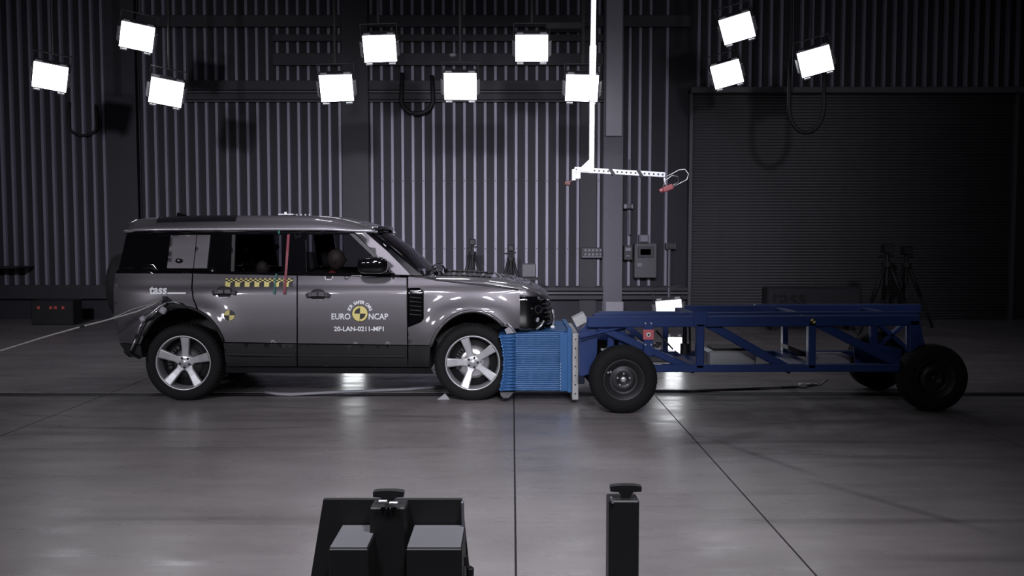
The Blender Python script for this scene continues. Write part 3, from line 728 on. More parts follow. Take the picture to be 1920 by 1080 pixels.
# things on the roof
p = roof(.168, .35); b = nb(); extrude_poly(b, [p + Vector((-.06, -.012, .0)), p + Vector((.08, -.012, .0)), p + Vector((.03, -.012, .03)), p + Vector((-.05, -.012, .05))], (0, .024, 0)); obj('roof_antenna', b, M['gloss_black'], car)
p = roof(.625, .25); b = nb(); box(b, p + Vector((0, 0, .012)), (.17, .10, .012), None, .003); box(b, p + Vector((-.01, 0, .028)), (.03, .03, .025), None, .004); obj('sensor_plate', b, M['alu'], car)
for k in range(4):
    p = roof(.66 + k * .018, .3); b = nb(); cyl(b, p, p + Vector((0, 0, .015)), .012, 8); obj('roof_bolt', b, M['alu'], car)
# windscreen and far pillar
WT = [Vector((-1.545, 9.72, 1.79)), Vector((-1.545, 11.08, 1.79))]; WB = [Vector((-.955, 9.53, 1.312)), Vector((-.955, 11.27, 1.312))]
def scr(u, v):
    a = WT[0].lerp(WT[1], v); c = WB[0].lerp(WB[1], v); p = a.lerp(c, u); k = 1 - (2 * v - 1) ** 2
    return p + Vector((.085 * k + .02 * math.sin(u * math.pi), 0, .02 * math.sin(u * math.pi) + .01 * k))
b = nb(); grid(b, scr, 14, 20); obj('windscreen', b, M['glass_c'], car)
b = nb(); tube(b, [scr(u / 10, .0) for u in range(11)], .014, 6); tube(b, [scr(u / 10, 1.) for u in range(11)], .014, 6); obj('windscreen_seal', b, M['gloss_black'], car)
b = nb(); grid(b, lambda u, v: scr(1, v).lerp(Vector((-.80, 9.5 + v * 1.8, 1.30)), u) + Vector((0, 0, -.004)), 3, 16); obj('cowl', b, M['black'], car)
for (k, v0) in ((0, .12), (1, .55)):
    b = nb(); q0 = scr(1, v0) + Vector((.10, 0, .02)); q1 = scr(.93, v0 + .3) + Vector((.03, 0, .05)); tube(b, [q0, q0.lerp(q1, .5) + Vector((.0, 0, .035)), q1], .010, 6)
    cyl(b, q0 + Vector((0, 0, -.03)), q0 + Vector((0, 0, .015)), .022, 10); tube(b, [q1 + Vector((-.01, -.25, -.01)), q1 + Vector((.0, .2, -.01))], .007, 6); obj('wiper', b, M['gloss_black'], car)
b = nb(); tube(b, [at(*q, 9.75) for q in ((803, 520), (802, 512), (812, 504), (824, 507), (832, 517))], .011, 6); tube(b, [at(*q, 9.8) for q in ((803, 522), (808, 513), (818, 511))], .009, 6); obj('bent_wiper_linkage', b, M['gloss_black'], car)
# bonnet
HE = [(-.97, 1.302), (-.78, 1.278), (-.3, 1.245), (.08, 1.188), (.28, 1.13), (.40, 1.05)]
HC = [(-.97, 1.312), (-.5, 1.302), (-.25, 1.288), (-.06, 1.262), (.08, 1.232), (.20, 1.195), (.30, 1.150), (.38, 1.10), (.42, 1.06)]
XF = .08; XM = .445
def hw_at(x):
    return 1. if x <= XF else max(0.0, 1 - ((x - XF) / (XM - XF)) ** 2.6) ** .30
def hood(u, v):
    x = -.92 + u * (.42 + .92); s = 2 * v - 1; e = interp(x, HE); y0 = YM - side(min(x, XF), min(e, 1.29)) - .004
    hw = y0 * hw_at(x); k = 1 - abs(s) ** 9
    z = e + (interp(x, HC) - e) * k + .012 * (1 - s * s)
    if abs(s) < .55: z -= .010 * (1 - (s / .55) ** 4)
    if x > -.35: z += .010 * math.sin(x * 31 + s * 3) * (1 - s * s) * min(1, (x + .35) * 3)
    return Vector((x, YM + s * hw, z))
def shell(b, d):
    bmesh.ops.recalc_face_normals(b, faces=b.faces)
    ret = bmesh.ops.extrude_face_region(b, geom=list(b.faces)); bmesh.ops.translate(b, vec=d, verts=[v for v in ret['geom'] if isinstance(v, bmesh.types.BMVert)])
    bmesh.ops.recalc_face_normals(b, faces=b.faces)
def hv(v): s = 2 * v - 1; return .5 + .5 * math.copysign(abs(s) ** .6, s)
b = nb(); grid(b, lambda u, v: hood(u, hv(v)), 50, 40); shell(b, (0, 0, -.025)); bonnet = obj('bonnet', b, M['paint'], car)
for s_ in (0, 1):
    for k in range(2):
        b = nb(); u0 = .10 + k * .0; v0 = .12 if s_ == 0 else .70
        grid(b, lambda u, v: hood(.10 + u * .42, v0 + v * .18) + Vector((0, 0, .008 + .004 * math.sin(u * 60))), 40, 4); 
        if k == 0: obj('tread_plate', b, M['black'], bonnet)
        else: b.free()
for s_ in (0, 1):
    q = [sp(x, y, -.001) for x, y in ((768, 517.5), (790, 519.5), (820, 525.5), (860, 530), (900, 534.5), (940, 539), (972, 543.5))]
    if s_: q = [Vector((v.x, 2 * YM - v.y, v.z)) for v in q]
    b = nb(); tube(b, q, .009, 6); obj('bonnet_seam', b, M['pblack'], car)
# front corner and face, headlamps, grille
def front(th, h, grow=0.):
    # th 0..1 from near flank round the nose to far flank; h height
    a = math.pi * th; c = math.cos(a); s_ = math.sin(a)
    yy = -math.copysign(abs(c) ** .62, c); xx = abs(s_) ** .55
    xm = interp(h, [(.60, .50), (.78, .485), (.85, .47), (1.0, .43), (1.06, .41), (1.12, .37), (1.2, .32)]) + grow
    wr = 1.0 - (side(XF, min(h, 1.18)) - YC) + grow
    wob = .012 * math.sin(9 * h + 7 * th) * s_
    return Vector((XF + (xm - XF) * xx + wob, YM + yy * wr, h))
def ztop(th):
    p = front(th, 1.1); return interp(p.x, HE) - .004
def face_patch(name, t0, t1, h0, h1, m, grow=0., nu=16, nvv=8, th=.02, label=None):
    b = nb(); grid(b, lambda u, v: (lambda t: front(t, h0 + ((min(h1, ztop(t)) if h1 else ztop(t)) - h0) * v, grow))(t0 + (t1 - t0) * u), nu, nvv)
    c = Vector((0, YM, 1)); shell(b, (-.02, 0, 0)); return obj(name, b, m, car, label)
face_patch('front_corner', 0.0, .165, 1.10, 0, M['paint'], 0., 12, 4)
face_patch('front_corner', .835, 1.0, 1.10, 0, M['paint'], 0., 12, 4)
face_patch('grille_surround', .165, .835, 1.06, 0, M['paint'], .0, 30, 4)
M['lampglass'] = glass_mat('headlamp_lens', (.5, .5, .52))
for (t0, t1) in ((.0, .165), (.835, 1.)):
    face_patch('headlamp_housing', t0, t1, .74, 1.10, M['gloss_black'], -.012, 16, 10)
face_patch('grille', .165, .835, .80, 1.06, M['gloss_black'], -.008, 30, 8)
for k in range(5):
    face_patch('grille_bar', .19, .81, .83 + k * .045, .842 + k * .045, M['black'], .012, 30, 1)
for (t0, s_) in ((.10, 1), (.90, -1)):
    p = front(t0, .97, .0); q = front(t0, .97, .02); b = nb(); d = (q - p).normalized()
    cyl(b, p - d * .03, p + d * .012, .06, 24); hl = obj('headlamp', b, M['gloss_black'], car)
    b = nb(); cyl(b, p + d * .012, p + d * .022, .042, 24); obj('headlamp_ring', b, M['steel'], hl)
    b = nb(); cyl(b, p + d * .018, p + d * .028, .034, 20); obj('projector', b, M['gloss_black'], hl)
    p = front(t0 - .02 * s_, .86, .012); b = nb(); box(b, p, (.03, .05, .05), R(15), .01); obj('lamp_cube', b, M['greyplate'], hl)
    p = front(t0 - .035 * s_, 1.05, .012); b = nb(); box(b, p, (.03, .05, .04), R(15), .01); obj('lamp_cube', b, M['gloss_black'], hl)
p = front(.085, .80, .02); b = nb(); tube(b, [p + Vector((-.03, 0, -.04)), p + Vector((.02, .0, .0)), p + Vector((.05, .02, .05))], .012, 6); obj('bent_bracket', b, M['alu'], car)
# bumper, far half only: the near half is pressed into the barrier
b = nb(); ebox(b, -.30, .42, 10.34, 11.34, .36, .72, .05); ebox(b, -.2, .46, 10.36, 11.3, .40, .50, .02); obj('front_bumper', b, M['clad'], car)
b = nb(); ebox(b, .12, .40, 9.7, 11.2, .76, .83, .02); obj('bumper_beam', b, M['black'], car)
# rear end
b = nb(); xr = at(217, 560, YC).x
grid(b, lambda u, v: Vector((xr + .03 - .05 * (1 - (2 * v - 1) ** 6) + interp(.55 + u * 1.3, [(.55, .0), (1.3, .0), (1.85, .10)]), YC + .12 + interp(.55 + u * 1.3, [(.5, 0), (1.3, .05), (1.85, .2)]) + v * (1.76 - 2 * interp(.55 + u * 1.3, [(.5, 0), (1.3, .05), (1.85, .2)])), .55 + u * 1.3)), 12, 12)
shell(b, (.03, 0, 0)); obj('tailgate', b, M['paint'], car)
b = nb(); ebox(b, xr - .02, xr + .28, YC + .16, YC + 1.84, .44, .66, .05); obj('rear_bumper_bar', b, M['clad'], car)
sw = Vector((-4.43, 10.4, 1.17))
b = nb(); lathe(b, [(.2, .10), (.33, .12), (.385, .09), (.40, .04), (.40, -.04), (.385, -.09), (.33, -.12), (.2, -.10)], sw, 'X', 40); spw = obj('spare_wheel', b, M['rubber'], car)
b = nb(); lathe(b, [(.01, -.05), (.1, -.05), (.2, -.09), (.24, -.11), (.24, .1)], sw, 'X', 24); obj('rim', b, M['steel'], spw)
b = nb(); cyl(b, sw, (xr, sw.y, sw.z), .07, 12); obj('spare_wheel_bracket', b, M['black'], car)
for yy in (YC + .2, 2 * YM - YC - .2):
    b = nb(); ebox(b, xr - .025, xr + .01, yy - .05, yy + .05, .95, 1.25, .01); obj('tail_lamp', b, M['redled'], car)
# underbody
b = nb(); ebox(b, RW[0] + .45, FW[0] - .45, YC + .10, 2 * YM - YC - .10, .28, .46, .04); ebox(b, xr + .1, RW[0] + .45, YC + .50, 2 * YM - YC - .5, .42, .60, .04); ebox(b, FW[0] - .45, -.14, YC + .52, 2 * YM - YC - .52, .36, .9, .04); obj('underbody', b, M['black'], car)
b = nb(); ebox(b, xr + .12, RW[0] - .5, YC + .12, 2 * YM - YC - .12, .5, .62, .02); ebox(b, -.95, -.35, YC + .5, 2 * YM - YC - .5, .9, 1.2, .05); obj('inner_body', b, M['black'], car)
b = nb(); ebox(b, -1.25, -.93, YC + .15, 2 * YM - YC - .15, .46, 1.26, .04); obj('dashboard', b, M['black'], car)
b = nb(); grid(b, lambda u, v: Vector((xr + .12 + u * 2.4, YM - .72 + v * 1.44, 1.775)), 4, 4); shell(b, (0, 0, .02)); obj('headliner', b, M['seat'], car)
# mirrors
for s_ in (0, 1):
    b = nb(); c = at(701, 497, YC - .02); bmesh.ops.create_uvsphere(b, u_segments=24, v_segments=16, radius=1)
    for v in b.verts:
        q = v.co; v.co = Vector((math.copysign(abs(q.x) ** .6, q.x) * .155, math.copysign(abs(q.y) ** .7, q.y) * .09, math.copysign(abs(q.z) ** .6, q.z) * .088)) + Vector((c.x, YC - .10, c.z))
    ebox(b, c.x + .08, c.x + .16, YC - .08, YC + .1, c.z - .09, c.z - .045, .01)
    if s_:
        for v in b.verts: v.co.y = 2 * YM - v.co.y
        bmesh.ops.reverse_faces(b, faces=b.faces)
    for f in b.faces: f.smooth = True
    obj('door_mirror', b, M['gloss_black'], car)
# door handles
def handle(px, py, par):
    c = sp(px, py, -.02)
    b = nb(); pts = [sp(px - 22, py + 2, -.012), sp(px - 14, py - 1, -.035), sp(px, py - 1.5, -.042), sp(px + 14, py - 1, -.035), sp(px + 22, py + 2, -.012)]
    for i in range(4): bar(b, pts[i], pts[i + 1], .03, .05, .008)
    ho = obj('door_handle', b, M['paint'], par)
    b = nb(); cc = sp(px, py, -.003); bmesh.ops.create_uvsphere(b, u_segments=20, v_segments=10, radius=1, matrix=Matrix.Translation(cc) @ Matrix.Diagonal((.085, .012, .065, 1))); obj('handle_cup', b, M['clad'], par, smooth=True)
    b = nb(); tube(b, [sp(px - 11, py + 8, -.006), sp(px - 6, py + 9.5, -.012), sp(px + 7, py + 9.5, -.012), sp(px + 11, py + 7.5, -.006)], .005, 6); obj('handle_trim', b, M['alu'], par)
handle(420, 548, rd); handle(596, 553, fd)
# sticker work on the flank
def deco(par, name, build, m, label=None):
    b = nb(); build(b); return obj(name, b, m, par, label)
def on(px, py, h=.004):
    c = sp(px, py)
    def fn(u, v, e):
        x = c.x + u; z = c.z + v; return Vector((x, side(x, z) - .0035 - max(e, 0) - h * 0, z))
    return fn
def disc(b, fn, r0, r1, a0, a1, n=12, h=0., c=(0, 0)):
    for i in range(n):
        ta, tb = a0 + (a1 - a0) * i / n, a0 + (a1 - a0) * (i + 1) / n
        q = [(r0 * math.cos(ta), r0 * math.sin(ta)), (r1 * math.cos(ta), r1 * math.sin(ta)), (r1 * math.cos(tb), r1 * math.sin(tb)), (r0 * math.cos(tb), r0 * math.sin(tb))]
        vs = [b.verts.new(fn(c[0] + x, c[1] + y, h)) for x, y in q]
        b.faces.new(vs)
def quarters(par, px, py, r, label, ring=True):
    fn = on(px, py)
    def base(b): disc(b, fn, 0.0005, r, 0, 2 * math.pi, 32, .001)
    o = deco(par, 'target_sticker', base, M['pblack'], label)
    k = .86 if ring else .98
    def ye(b):
        disc(b, fn, .0005, r * k, R(90), R(180), 8, .003); disc(b, fn, .0005, r * k, R(270), R(360), 8, .003)
    deco(o, 'quadrant', ye, M['yellow']); return o
# round door emblem: black disc rim, yellow face, black quadrants, white bar of glare is left to the light
fn = on(675, 588)
em = deco(fd, 'round_emblem', lambda b: disc(b, fn, .0005, .088, 0, 2 * math.pi, 40, .001), M['pblack'], 'round yellow and black quartered emblem')
deco(em, 'quadrant', lambda b: [disc(b, fn, .0005, .080, R(0), R(88), 10, .003), disc(b, fn, .0005, .080, R(180), R(268), 10, .003),
                                disc(b, fn, .058, .080, R(92), R(180), 10, .003), disc(b, fn, .058, .080, R(272), R(360), 10, .003)], M['yellow'])
def words(b):
    f2 = on(675, 594); place_text(b, 'EURO', .088, f2, .0015, .88, centre=(-.20, 0)); place_text(b, 'NCAP', .088, f2, .0015, .88, centre=(.19, 0))
deco(fd, 'lettering', words, M['white'], 'white letters reading EURO NCAP')
def arcw(b):
    s = 'FOR SAFER CARS'; n = len(s)
    for i, ch in enumerate(s):
        if ch == ' ': continue
        a = R(160 - 140 * i / (n - 1)); place_text(b, ch, .047, fn, .0012, 1, a - math.pi / 2, (.118 * math.cos(a), .118 * math.sin(a) - .0))
deco(fd, 'lettering', arcw, M['white'], 'white arched letters reading FOR SAFER CARS')
deco(fd, 'lettering', lambda b: place_text(b, '20-LAN-0211-MP1', .068, on(674, 617), .0018, 1.02), M['white'], 'white letters reading 20-LAN-0211-MP1')
rq = [c for c in car.children if c.name.startswith('rear_quarter') and 'glass' not in c.name][0]
deco(rq, 'lettering', lambda b: place_text(b, 'tass', .125, on(297, 544), .004, .95), M['white'], 'white letters reading tass')
def under(b):
    f3 = on(331, 549)
    vs = [b.verts.new(f3(u, v, .003)) for u, v in ((-.095, -.012), (.098, -.012), (.102, .006), (-.092, .006))]; b.faces.new(vs)
deco(rq, 'underline', under, M['white'])
quarters(rd, 430.5, 591, .055, 'small round yellow and black target sticker', False)
# scale tape along the rear door
tp = deco(rd, 'scale_tape', lambda b: grid(b, lambda u, v: on(486, 530)(-.355 + .71 * u, -.042 + .088 * v, .001), 14, 2), M['pblack'], 'yellow and black checked scale tape')
for k in range(7):
    deco(tp, 'tape_mark', lambda b: grid(b, lambda u, v: on(486, 530)(-.353 + k * .102 + .052 * u, -.042 + .046 * v, .003), 1, 1), M['yellow'])
def small(b):
    for r_ in range(3):
        for c_ in range(28):
            if (r_ + c_) % 2: continue
            x = -.353 + c_ * .0252; z = .004 + r_ * .0138; grid(b, lambda u, v: on(486, 530)(x + .022 * u, z + .0125 * v, .003), 1, 1)
o = deco(tp, 'fine_check', small, M['yellow']); o['kind'] = 'stuff'
# wheels
def car_wheel(c, ynear, spoke0, bright):
    m = -1
    b = nb(); T = [(.285, .01), (.30, -.004), (.34, -.012), (.375, -.004), (.395, .012), (.402, .035), (.402, .215), (.395, .238), (.375, .254), (.34, .262), (.285, .25)]
    def mk(prof, n=56): return [(r, ynear + h) for r, h in prof]
    cc = Vector((c[0], 0, c[1]))
    rim = nb()
    lathe(rim, mk([(.288, .02), (.292, .004), (.284, .000), (.277, .006), (.270, .03), (.262, .08), (.258, .2)]), cc, 'Y', 56)
    for k in range(5):
        a = R(spoke0 + 72 * k); ca, sa = math.cos(a), math.sin(a)
        def P(r, t, h): return cc + Vector((r * ca - t * sa, ynear + h, r * sa + t * ca))
        w0, w1 = .030, .047
        n0 = len(rim.verts); rs = [.06, .10, .16, .22, .272]; rows = []
        for r_ in rs:
            w_ = w0 + (w1 - w0) * (r_ - .06) / .21 + (.016 if r_ < .08 else 0); hh = interp(r_, [(.06, .050), (.1, .045), (.16, .034), (.22, .018), (.272, .006)])
            rows.append([rim.verts.new(P(r_, -w_, hh + .05)), rim.verts.new(P(r_, -w_, hh + .006)), rim.verts.new(P(r_, -w_ * .72, hh)), rim.verts.new(P(r_, w_ * .72, hh)), rim.verts.new(P(r_, w_, hh + .006)), rim.verts.new(P(r_, w_, hh + .05))])
        for i in range(len(rows) - 1):
            for j in range(5): rim.faces.new((rows[i][j], rows[i + 1][j], rows[i + 1][j + 1], rows[i][j + 1]))
    lathe(rim, mk([(.001, .040), (.03, .040), (.034, .046), (.062, .048), (.082, .056), (.09, .075), (.09, .1)]), cc, 'Y', 40)
    ro = obj('wheel', rim, M['silver'], car)
    lathe(b, mk(T), cc, 'Y', 64)
    for k in range(64):
        a = 2 * math.pi * k / 64
        for (h0, h1, tw) in ((.03, .11, .02), (.14, .22, -.02)):
            q = Vector((math.cos(a), 0, math.sin(a))); box(b, cc + q * .402 + Vector((0, ynear + (h0 + h1) / 2, 0)), (.008, h1 - h0, .024), Matrix.Rotation(-a, 3, 'Y'))
    obj('tyre', b, M['rubber'], ro)
    for k in range(5):
        a = R(spoke0 + 36 + 72 * k); b = nb(); q = cc + Vector((.053 * math.cos(a), ynear + .04, .053 * math.sin(a))); cyl(b, q + Vector((0, .008, 0)), q, .013, 8); cyl(b, q, q + Vector((0, -.003, 0)), .007, 8); obj('wheel_nut', b, M['pblack'], ro)
    b = nb(); lathe(b, mk([(.08, .10), (.175, .10), (.175, .125), (.08, .125)]), cc, 'Y', 40); obj('brake_disc', b, M['disc'] if bright else M['steel'], ro)
    b = nb()
    for k in range(8):
        a = R(120 + k * 11); q = cc + Vector((.17 * math.cos(a), ynear + .11, .17 * math.sin(a))); box(b, q, (.05, .07, .06), Matrix.Rotation(-a, 3, 'Y'), .008)
    obj('brake_caliper', b, M['steel'], ro)
    b = nb(); lathe(b, mk([(.0, .14), (.27, .14), (.27, .20)]), cc, 'Y', 40); obj('wheel_back', b, M['black'], ro)
    return ro
car_wheel(FW, YC + .02, 36, True); car_wheel(RW, YC + .02, 14, False)
for c in (FW, RW):
    b = nb(); lathe(b, [(.02, 11.36), (.27, 11.36), (.285, 11.38), (.38, 11.38), (.402, 11.34), (.402, 11.16), (.38, 11.12), (.2, 11.12)], (c[0], 0, c[1]), 'Y', 48); wo = obj('wheel', b, M['rubber'], car)
    b = nb(); cyl(b, (c[0], YC + .26, c[1]), (c[0], 11.13, c[1]), .045, 12); cyl(b, (c[0], YM - .2, c[1]), (c[0], YM + .2, c[1]), .12, 14); obj('axle', b, M['black'], car)
# seats, steering wheel
def seat(x, y, w_=.5, child=False):
    b = nb(); box(b, (x + .10, y, .66), (.52, w_, .16), None, .05, 3); obj('seat', b, M['seat'], car)
    b = nb(); box(b, (x - .18, y, 1.02), (.14, w_, .66), R(-12), .05, 3); box(b, (x - .27, y, 1.46), (.09, .26, .2), R(-8), .035, 3); obj('seat_back', b, M['seat'], car)
seat(-1.95, 9.97); seat(-1.95, 10.83); seat(-2.9, 9.97, .6); seat(-2.9, 10.83, .6)
b = nb(); bmesh.ops.create_circle(b, segments=8, radius=.01)
b.free(); b = nb()
stc = Vector((-1.43, 9.97, 1.17)); n_ = Vector((-.9, 0, .42)).normalized(); u_ = Vector((0, 1, 0)); v_ = n_.cross(u_)
tube(b, [stc + (u_ * math.cos(a) + v_ * math.sin(a)) * .18 for a in [2 * math.pi * k / 28 for k in range(29)]], .014, 8); cyl(b, stc, stc - n_ * .2, .04, 12); bar(b, stc + u_ * .17, stc - u_ * .17, .03, .03); obj('steering_wheel', b, M['black'], car)
b = nb(); bmesh.ops.create_uvsphere(b, u_segments=20, v_segments=12, radius=1)
for v in b.verts:
    q = v.co; v.co = Vector((q.x * .10, q.y * .22, q.z * .15 + .02 * math.sin(q.y * 9 + q.x * 5))) + Vector((-1.60, 9.97, 1.22))
obj('airbag', b, M['airbag'], car, 'pale collapsed airbag', smooth=True)

# crash test dummies sitting in the car: one skinned body each
def dummy(x, y, zs, k, label, shirt, lean=0., armf=True):
    t = thing('crash_test_dummy', (x, y, zs), label, 'crash test dummy')
    J = [(0, 0, .10, .13, .15), (-.03, 0, .30, .12, .15), (.0 + lean * .5, 0, .50, .12, .17), (.03 + lean, 0, .58, .055, .055), (.05 + lean * 1.3, 0, .66, .055, .055)]
    L = []
    vs = [Vector((a, b_, c)) for a, b_, c, _, _ in J]; rd_ = [(d, e) for *_, d, e in J]; ed = [(0, 1), (1, 2), (2, 3), (3, 4)]
    for s in (-1, 1):
        i = len(vs)
        for (p, r_) in (((.05 + lean, s * .19, .50), .055), ((.16 + lean, s * .23, .28), .045), ((.40, s * .17, .34 if armf else .2), .035), ((.46, s * .15, .37 if armf else .19), .03)):
            vs.append(Vector(p)); rd_.append((r_, r_))
        ed += [(2, i), (i, i + 1), (i + 1, i + 2), (i + 2, i + 3)]
        i = len(vs)
        for (p, r_) in (((.12, s * .10, .08), .085), ((.46, s * .12, .14), .065), ((.62, s * .12, -.12), .045), ((.72, s * .12, -.15), .035)):
            vs.append(Vector(p)); rd_.append((r_, r_))
        ed += [(0, i), (i, i + 1), (i + 1, i + 2), (i + 2, i + 3)]
    me = bpy.data.meshes.new('body'); me.from_pydata([v * k for v in vs], ed, []); o = bpy.data.objects.new('body', me); COL.objects.link(o); o.parent = t
    sk = o.modifiers.new('s', 'SKIN'); o.modifiers.new('sub', 'SUBSURF').levels = 1
    for i, v in enumerate(me.skin_vertices[0].data): v.radius = (rd_[i][0] * k, rd_[i][1] * k); v.use_root = (i == 0)
    me.materials.append(shirt)
    for m_ in o.modifiers:
        if m_.type == 'SUBSURF': m_.render_levels = 1
    b = nb(); bmesh.ops.create_uvsphere(b, u_segments=24, v_segments=18, radius=1)
    hc = Vector((.07 + lean * 1.5, 0, .78))
    for v in b.verts:
        q = v.co.copy(); z = q.z; f_ = max(0, q.x)
        nose = .16 * math.exp(-((z + .08) / .16) ** 2 - (q.y / .18) ** 2) * (q.x > 0)
        eye = -.05 * sum(math.exp(-((z - .12) / .1) ** 2 - ((q.y - s * .36) / .14) ** 2) for s in (-1, 1)) * (q.x > 0)
        v.co = (Vector((q.x * .1 * (1 + nose * 1.6 + eye), q.y * .078 * (1 - .15 * max(0, -z)), z * .118)) + hc) * k
    for s in (-1, 1): box(b, (hc + Vector((-.005, s * .079, -.01))) * k, (.03 * k, .012 * k, .05 * k), None, .004 * k)
    box(b, (hc + Vector((.098, 0, -.062))) * k, (.012 * k, .05 * k, .010 * k), None, .003 * k)
    for f in b.faces: f.smooth = True
    me = bpy.data.meshes.new('head'); b.to_mesh(me); b.free(); me.materials.append(M['skin']); o = bpy.data.objects.new('head', me); COL.objects.link(o); o.parent = t
    b = nb()
    for s in (-1, 1):
        base = Vector((.46, s * .15, .37 if armf else .19)) * k
        box(b, base + Vector((.03, 0, 0)) * k, (.08 * k, .035 * k, .075 * k), None, .01 * k)
        for j in range(4): tube(b, [base + Vector((.06, 0, .03 - j * .02)) * k, base + Vector((.10, -s * .01, .035 - j * .022)) * k, base + Vector((.11, -s * .035, .03 - j * .022)) * k], .008 * k, 6)
        tube(b, [base + Vector((.01, -s * .01, .04)) * k, base + Vector((.04, -s * .03, .06)) * k, base + Vector((.07, -s * .035, .06)) * k], .009 * k, 6)
    me = bpy.data.meshes.new('hand'); b.to_mesh(me); b.free(); me.materials.append(M['skin']); o = bpy.data.objects.new('hand', me); COL.objects.link(o); o.parent = t
    return t
dummy(-2.06, 9.97, .70, 1.0, 'crash test dummy in a red shirt in the driver seat, reaching for the wheel', M['dred'], .03)
dummy(-2.86, 9.97, .80, .74, 'small child dummy sitting on the rear seat behind the driver', M['ddark'], .04, False)

# ribbons hanging from the roof plate
def ribbon(pts, w_, m, lab, name='ribbon'):
    b = nb(); q = [sp(x, y, -.02) if y > 440 else at(x, y, 9.62 + max(0, (432 - y)) * .011) for x, y in pts]
    for i in range(len(q) - 1): bar(b, q[i], q[i + 1] + (q[i + 1] - q[i]) * .02, .003, w_, 0)
    return obj(name, b, m, label=lab, cat='ribbon')
ribbon([(549, 407), (545, 413), (541, 425), (541, 440), (539, 470), (537, 500), (535, 525), (533, 551)], .026, M['redtape'], 'long red ribbon hanging from the roof down over the windows and the scale tape')
ribbon([(528, 411), (525, 420), (523, 430), (523, 438)], .02, M['greentape'], 'short green ribbon hanging from the roof edge')
ribbon([(518, 513), (517, 522), (515, 535), (514, 551)], .018, M['greentape'], 'short green ribbon hanging over the scale tape')
# tow rope from the rear arch
b = nb(); e0 = sp(306, 562, -.06); pts = []
for (x, y) in ((306, 560), (285, 572), (258, 584), (230, 592), (190, 603), (158, 611), (90, 630), (0, 658), (-80, 684), (-260, 740)): pts.append(at(x, y, 9.3 - (306 - x) * .0012))
tube(b, pts, .009, 8); rope = obj('tow_rope', b, M['rope'], label='pale rope running from the torn rear wheel arch to the left edge', cat='rope')
b = nb(); tube(b, [at(158, 611, 9.12), at(150, 613.5, 9.11)], .012, 8); obj('rope_band', b, M['cable'], rope)
b = nb(); tube(b, [at(305, 559, 9.28), at(280, 571, 9.26), at(250, 579, 9.25), at(225, 590, 9.23), at(200, 600, 9.2)], .004, 6); obj('loose_strand', b, M['rope'], rope)
# straps and lines lying on the floor
def floorline(pts, r, m, lab, name, cat='cable', n=8):
    q = []
    for x, y in pts:
        p = at(x, y, 1); k = CH / (CH - p.z); q.append(Vector((p.x * k, k, r)))
    b = nb(); tube(b, q, r, n); return obj(name, b, m, label=lab, cat=cat)
floorline([(498, 739), (520, 742), (545, 743), (640, 738), (760, 733), (842, 727)], .018, M['greyplate'], 'flat pale tow line on the floor under the car', 'tow_line', 'rope')
floorline([(1226, 735), (1300, 735), (1400, 731), (1500, 727), (1540, 722)], .014, M['pipe'], 'tow line lying on the floor under the blue trolley', 'tow_line', 'rope')
b = nb(); q = at(1505, 730, 10.25); box(b, (q.x, 10.25, .03), (.08, .08, .05), None, .01); tube(b, [(q.x, 10.25, .03), (q.x + .1, 10.25, .045), (q.x + .2, 10.25, .03), (q.x + .3, 10.3, .09)], .012, 6)
obj('tow_hook', b, M['alu'], label='small metal tow hook at the end of the line under the blue trolley', cat='hook')
b = nb(); q = at(833, 738, 9.55); extrude_poly(b, [(q.x - .07, 9.5, .001), (q.x + .06, 9.5, .001), (q.x + .01, 9.53, .06)], (0, .05, 0)); obj('debris_shard', b, M['greyplate'], label='small pale shard on the floor just behind the front wheel', cat='debris')
b = nb(); q = at(947, 742, 9.32); extrude_poly(b, [at(938, 733, 9.32), at(975, 733, 9.32), at(962, 737, 9.30), at(954, 746, 9.28), at(944, 747, 9.28), at(939, 742, 9.30)], (0, .05, 0)); obj('debris_flap', b, M['cabinetlt'], car, 'torn dark plastic flap')

# ================================================================== THE BARRIER TROLLEY
YT = 8.95; YF = 9.95                                     # planes of the near and the far side truss
tr_x = at(1450, 700, 9.4).x
tro = thing('barrier_trolley', (tr_x, 9.5, 0), 'blue steel frame trolley on four black wheels carrying a blue honeycomb barrier', 'trolley')
def mem(name, a, c, Y, w_=.09, wy=.09, par=None, m=None):
    b = nb(); bar(b, at(*a, Y), at(*c, Y), wy, w_, .008); return obj(name, b, m or M['blue'], par or tro)
mem('top_rail', (1100, 604), (1722, 600), YT, .105)
mem('upper_rail', (1112, 591.5), (1722, 587), YT + .16, .045, .06)
mem('bottom_rail', (1215, 690), (1705, 689), YT, .075)
mem('top_rail', (1285, 580), (1724, 578), YF + .1, .09)
mem('upper_rail', (1122, 588), (1300, 588), YF, .05)
mem('upper_rail', (1415, 572.5), (1655, 572), YF + .12, .03, .06)
mem('bottom_rail', (1130, 663), (1640, 662), YF + .1, .06)
for (x0, x1, wd) in ((1312, 1311, 15), (1521, 1520, 14), (1712, 1710, 18)):
    mem('post', (x0, 600), (x1, 690), YT, wd / 189)
for x0, wd, mm in ((1247, 10, 'blue'), (1471, 10, 'blue'), (1637, 13, 'blue')):
    mem('post', (x0, 588), (x0, 663), YF + .1, wd / 168)
mem('brace', (1120, 612), (1302, 694), YT + .04, .07)
mem('brace', (1325, 606), (1482, 694), YT + .04, .085)
mem('brace', (1526, 604), (1700, 690), YT + .04, .085)
mem('brace', (1160, 600), (1240, 662), YF + .1, .06); mem('brace', (1640, 602), (1700, 655), YF + .1, .05); mem('brace', (1700, 602), (1640, 655), YF + .1, .04)
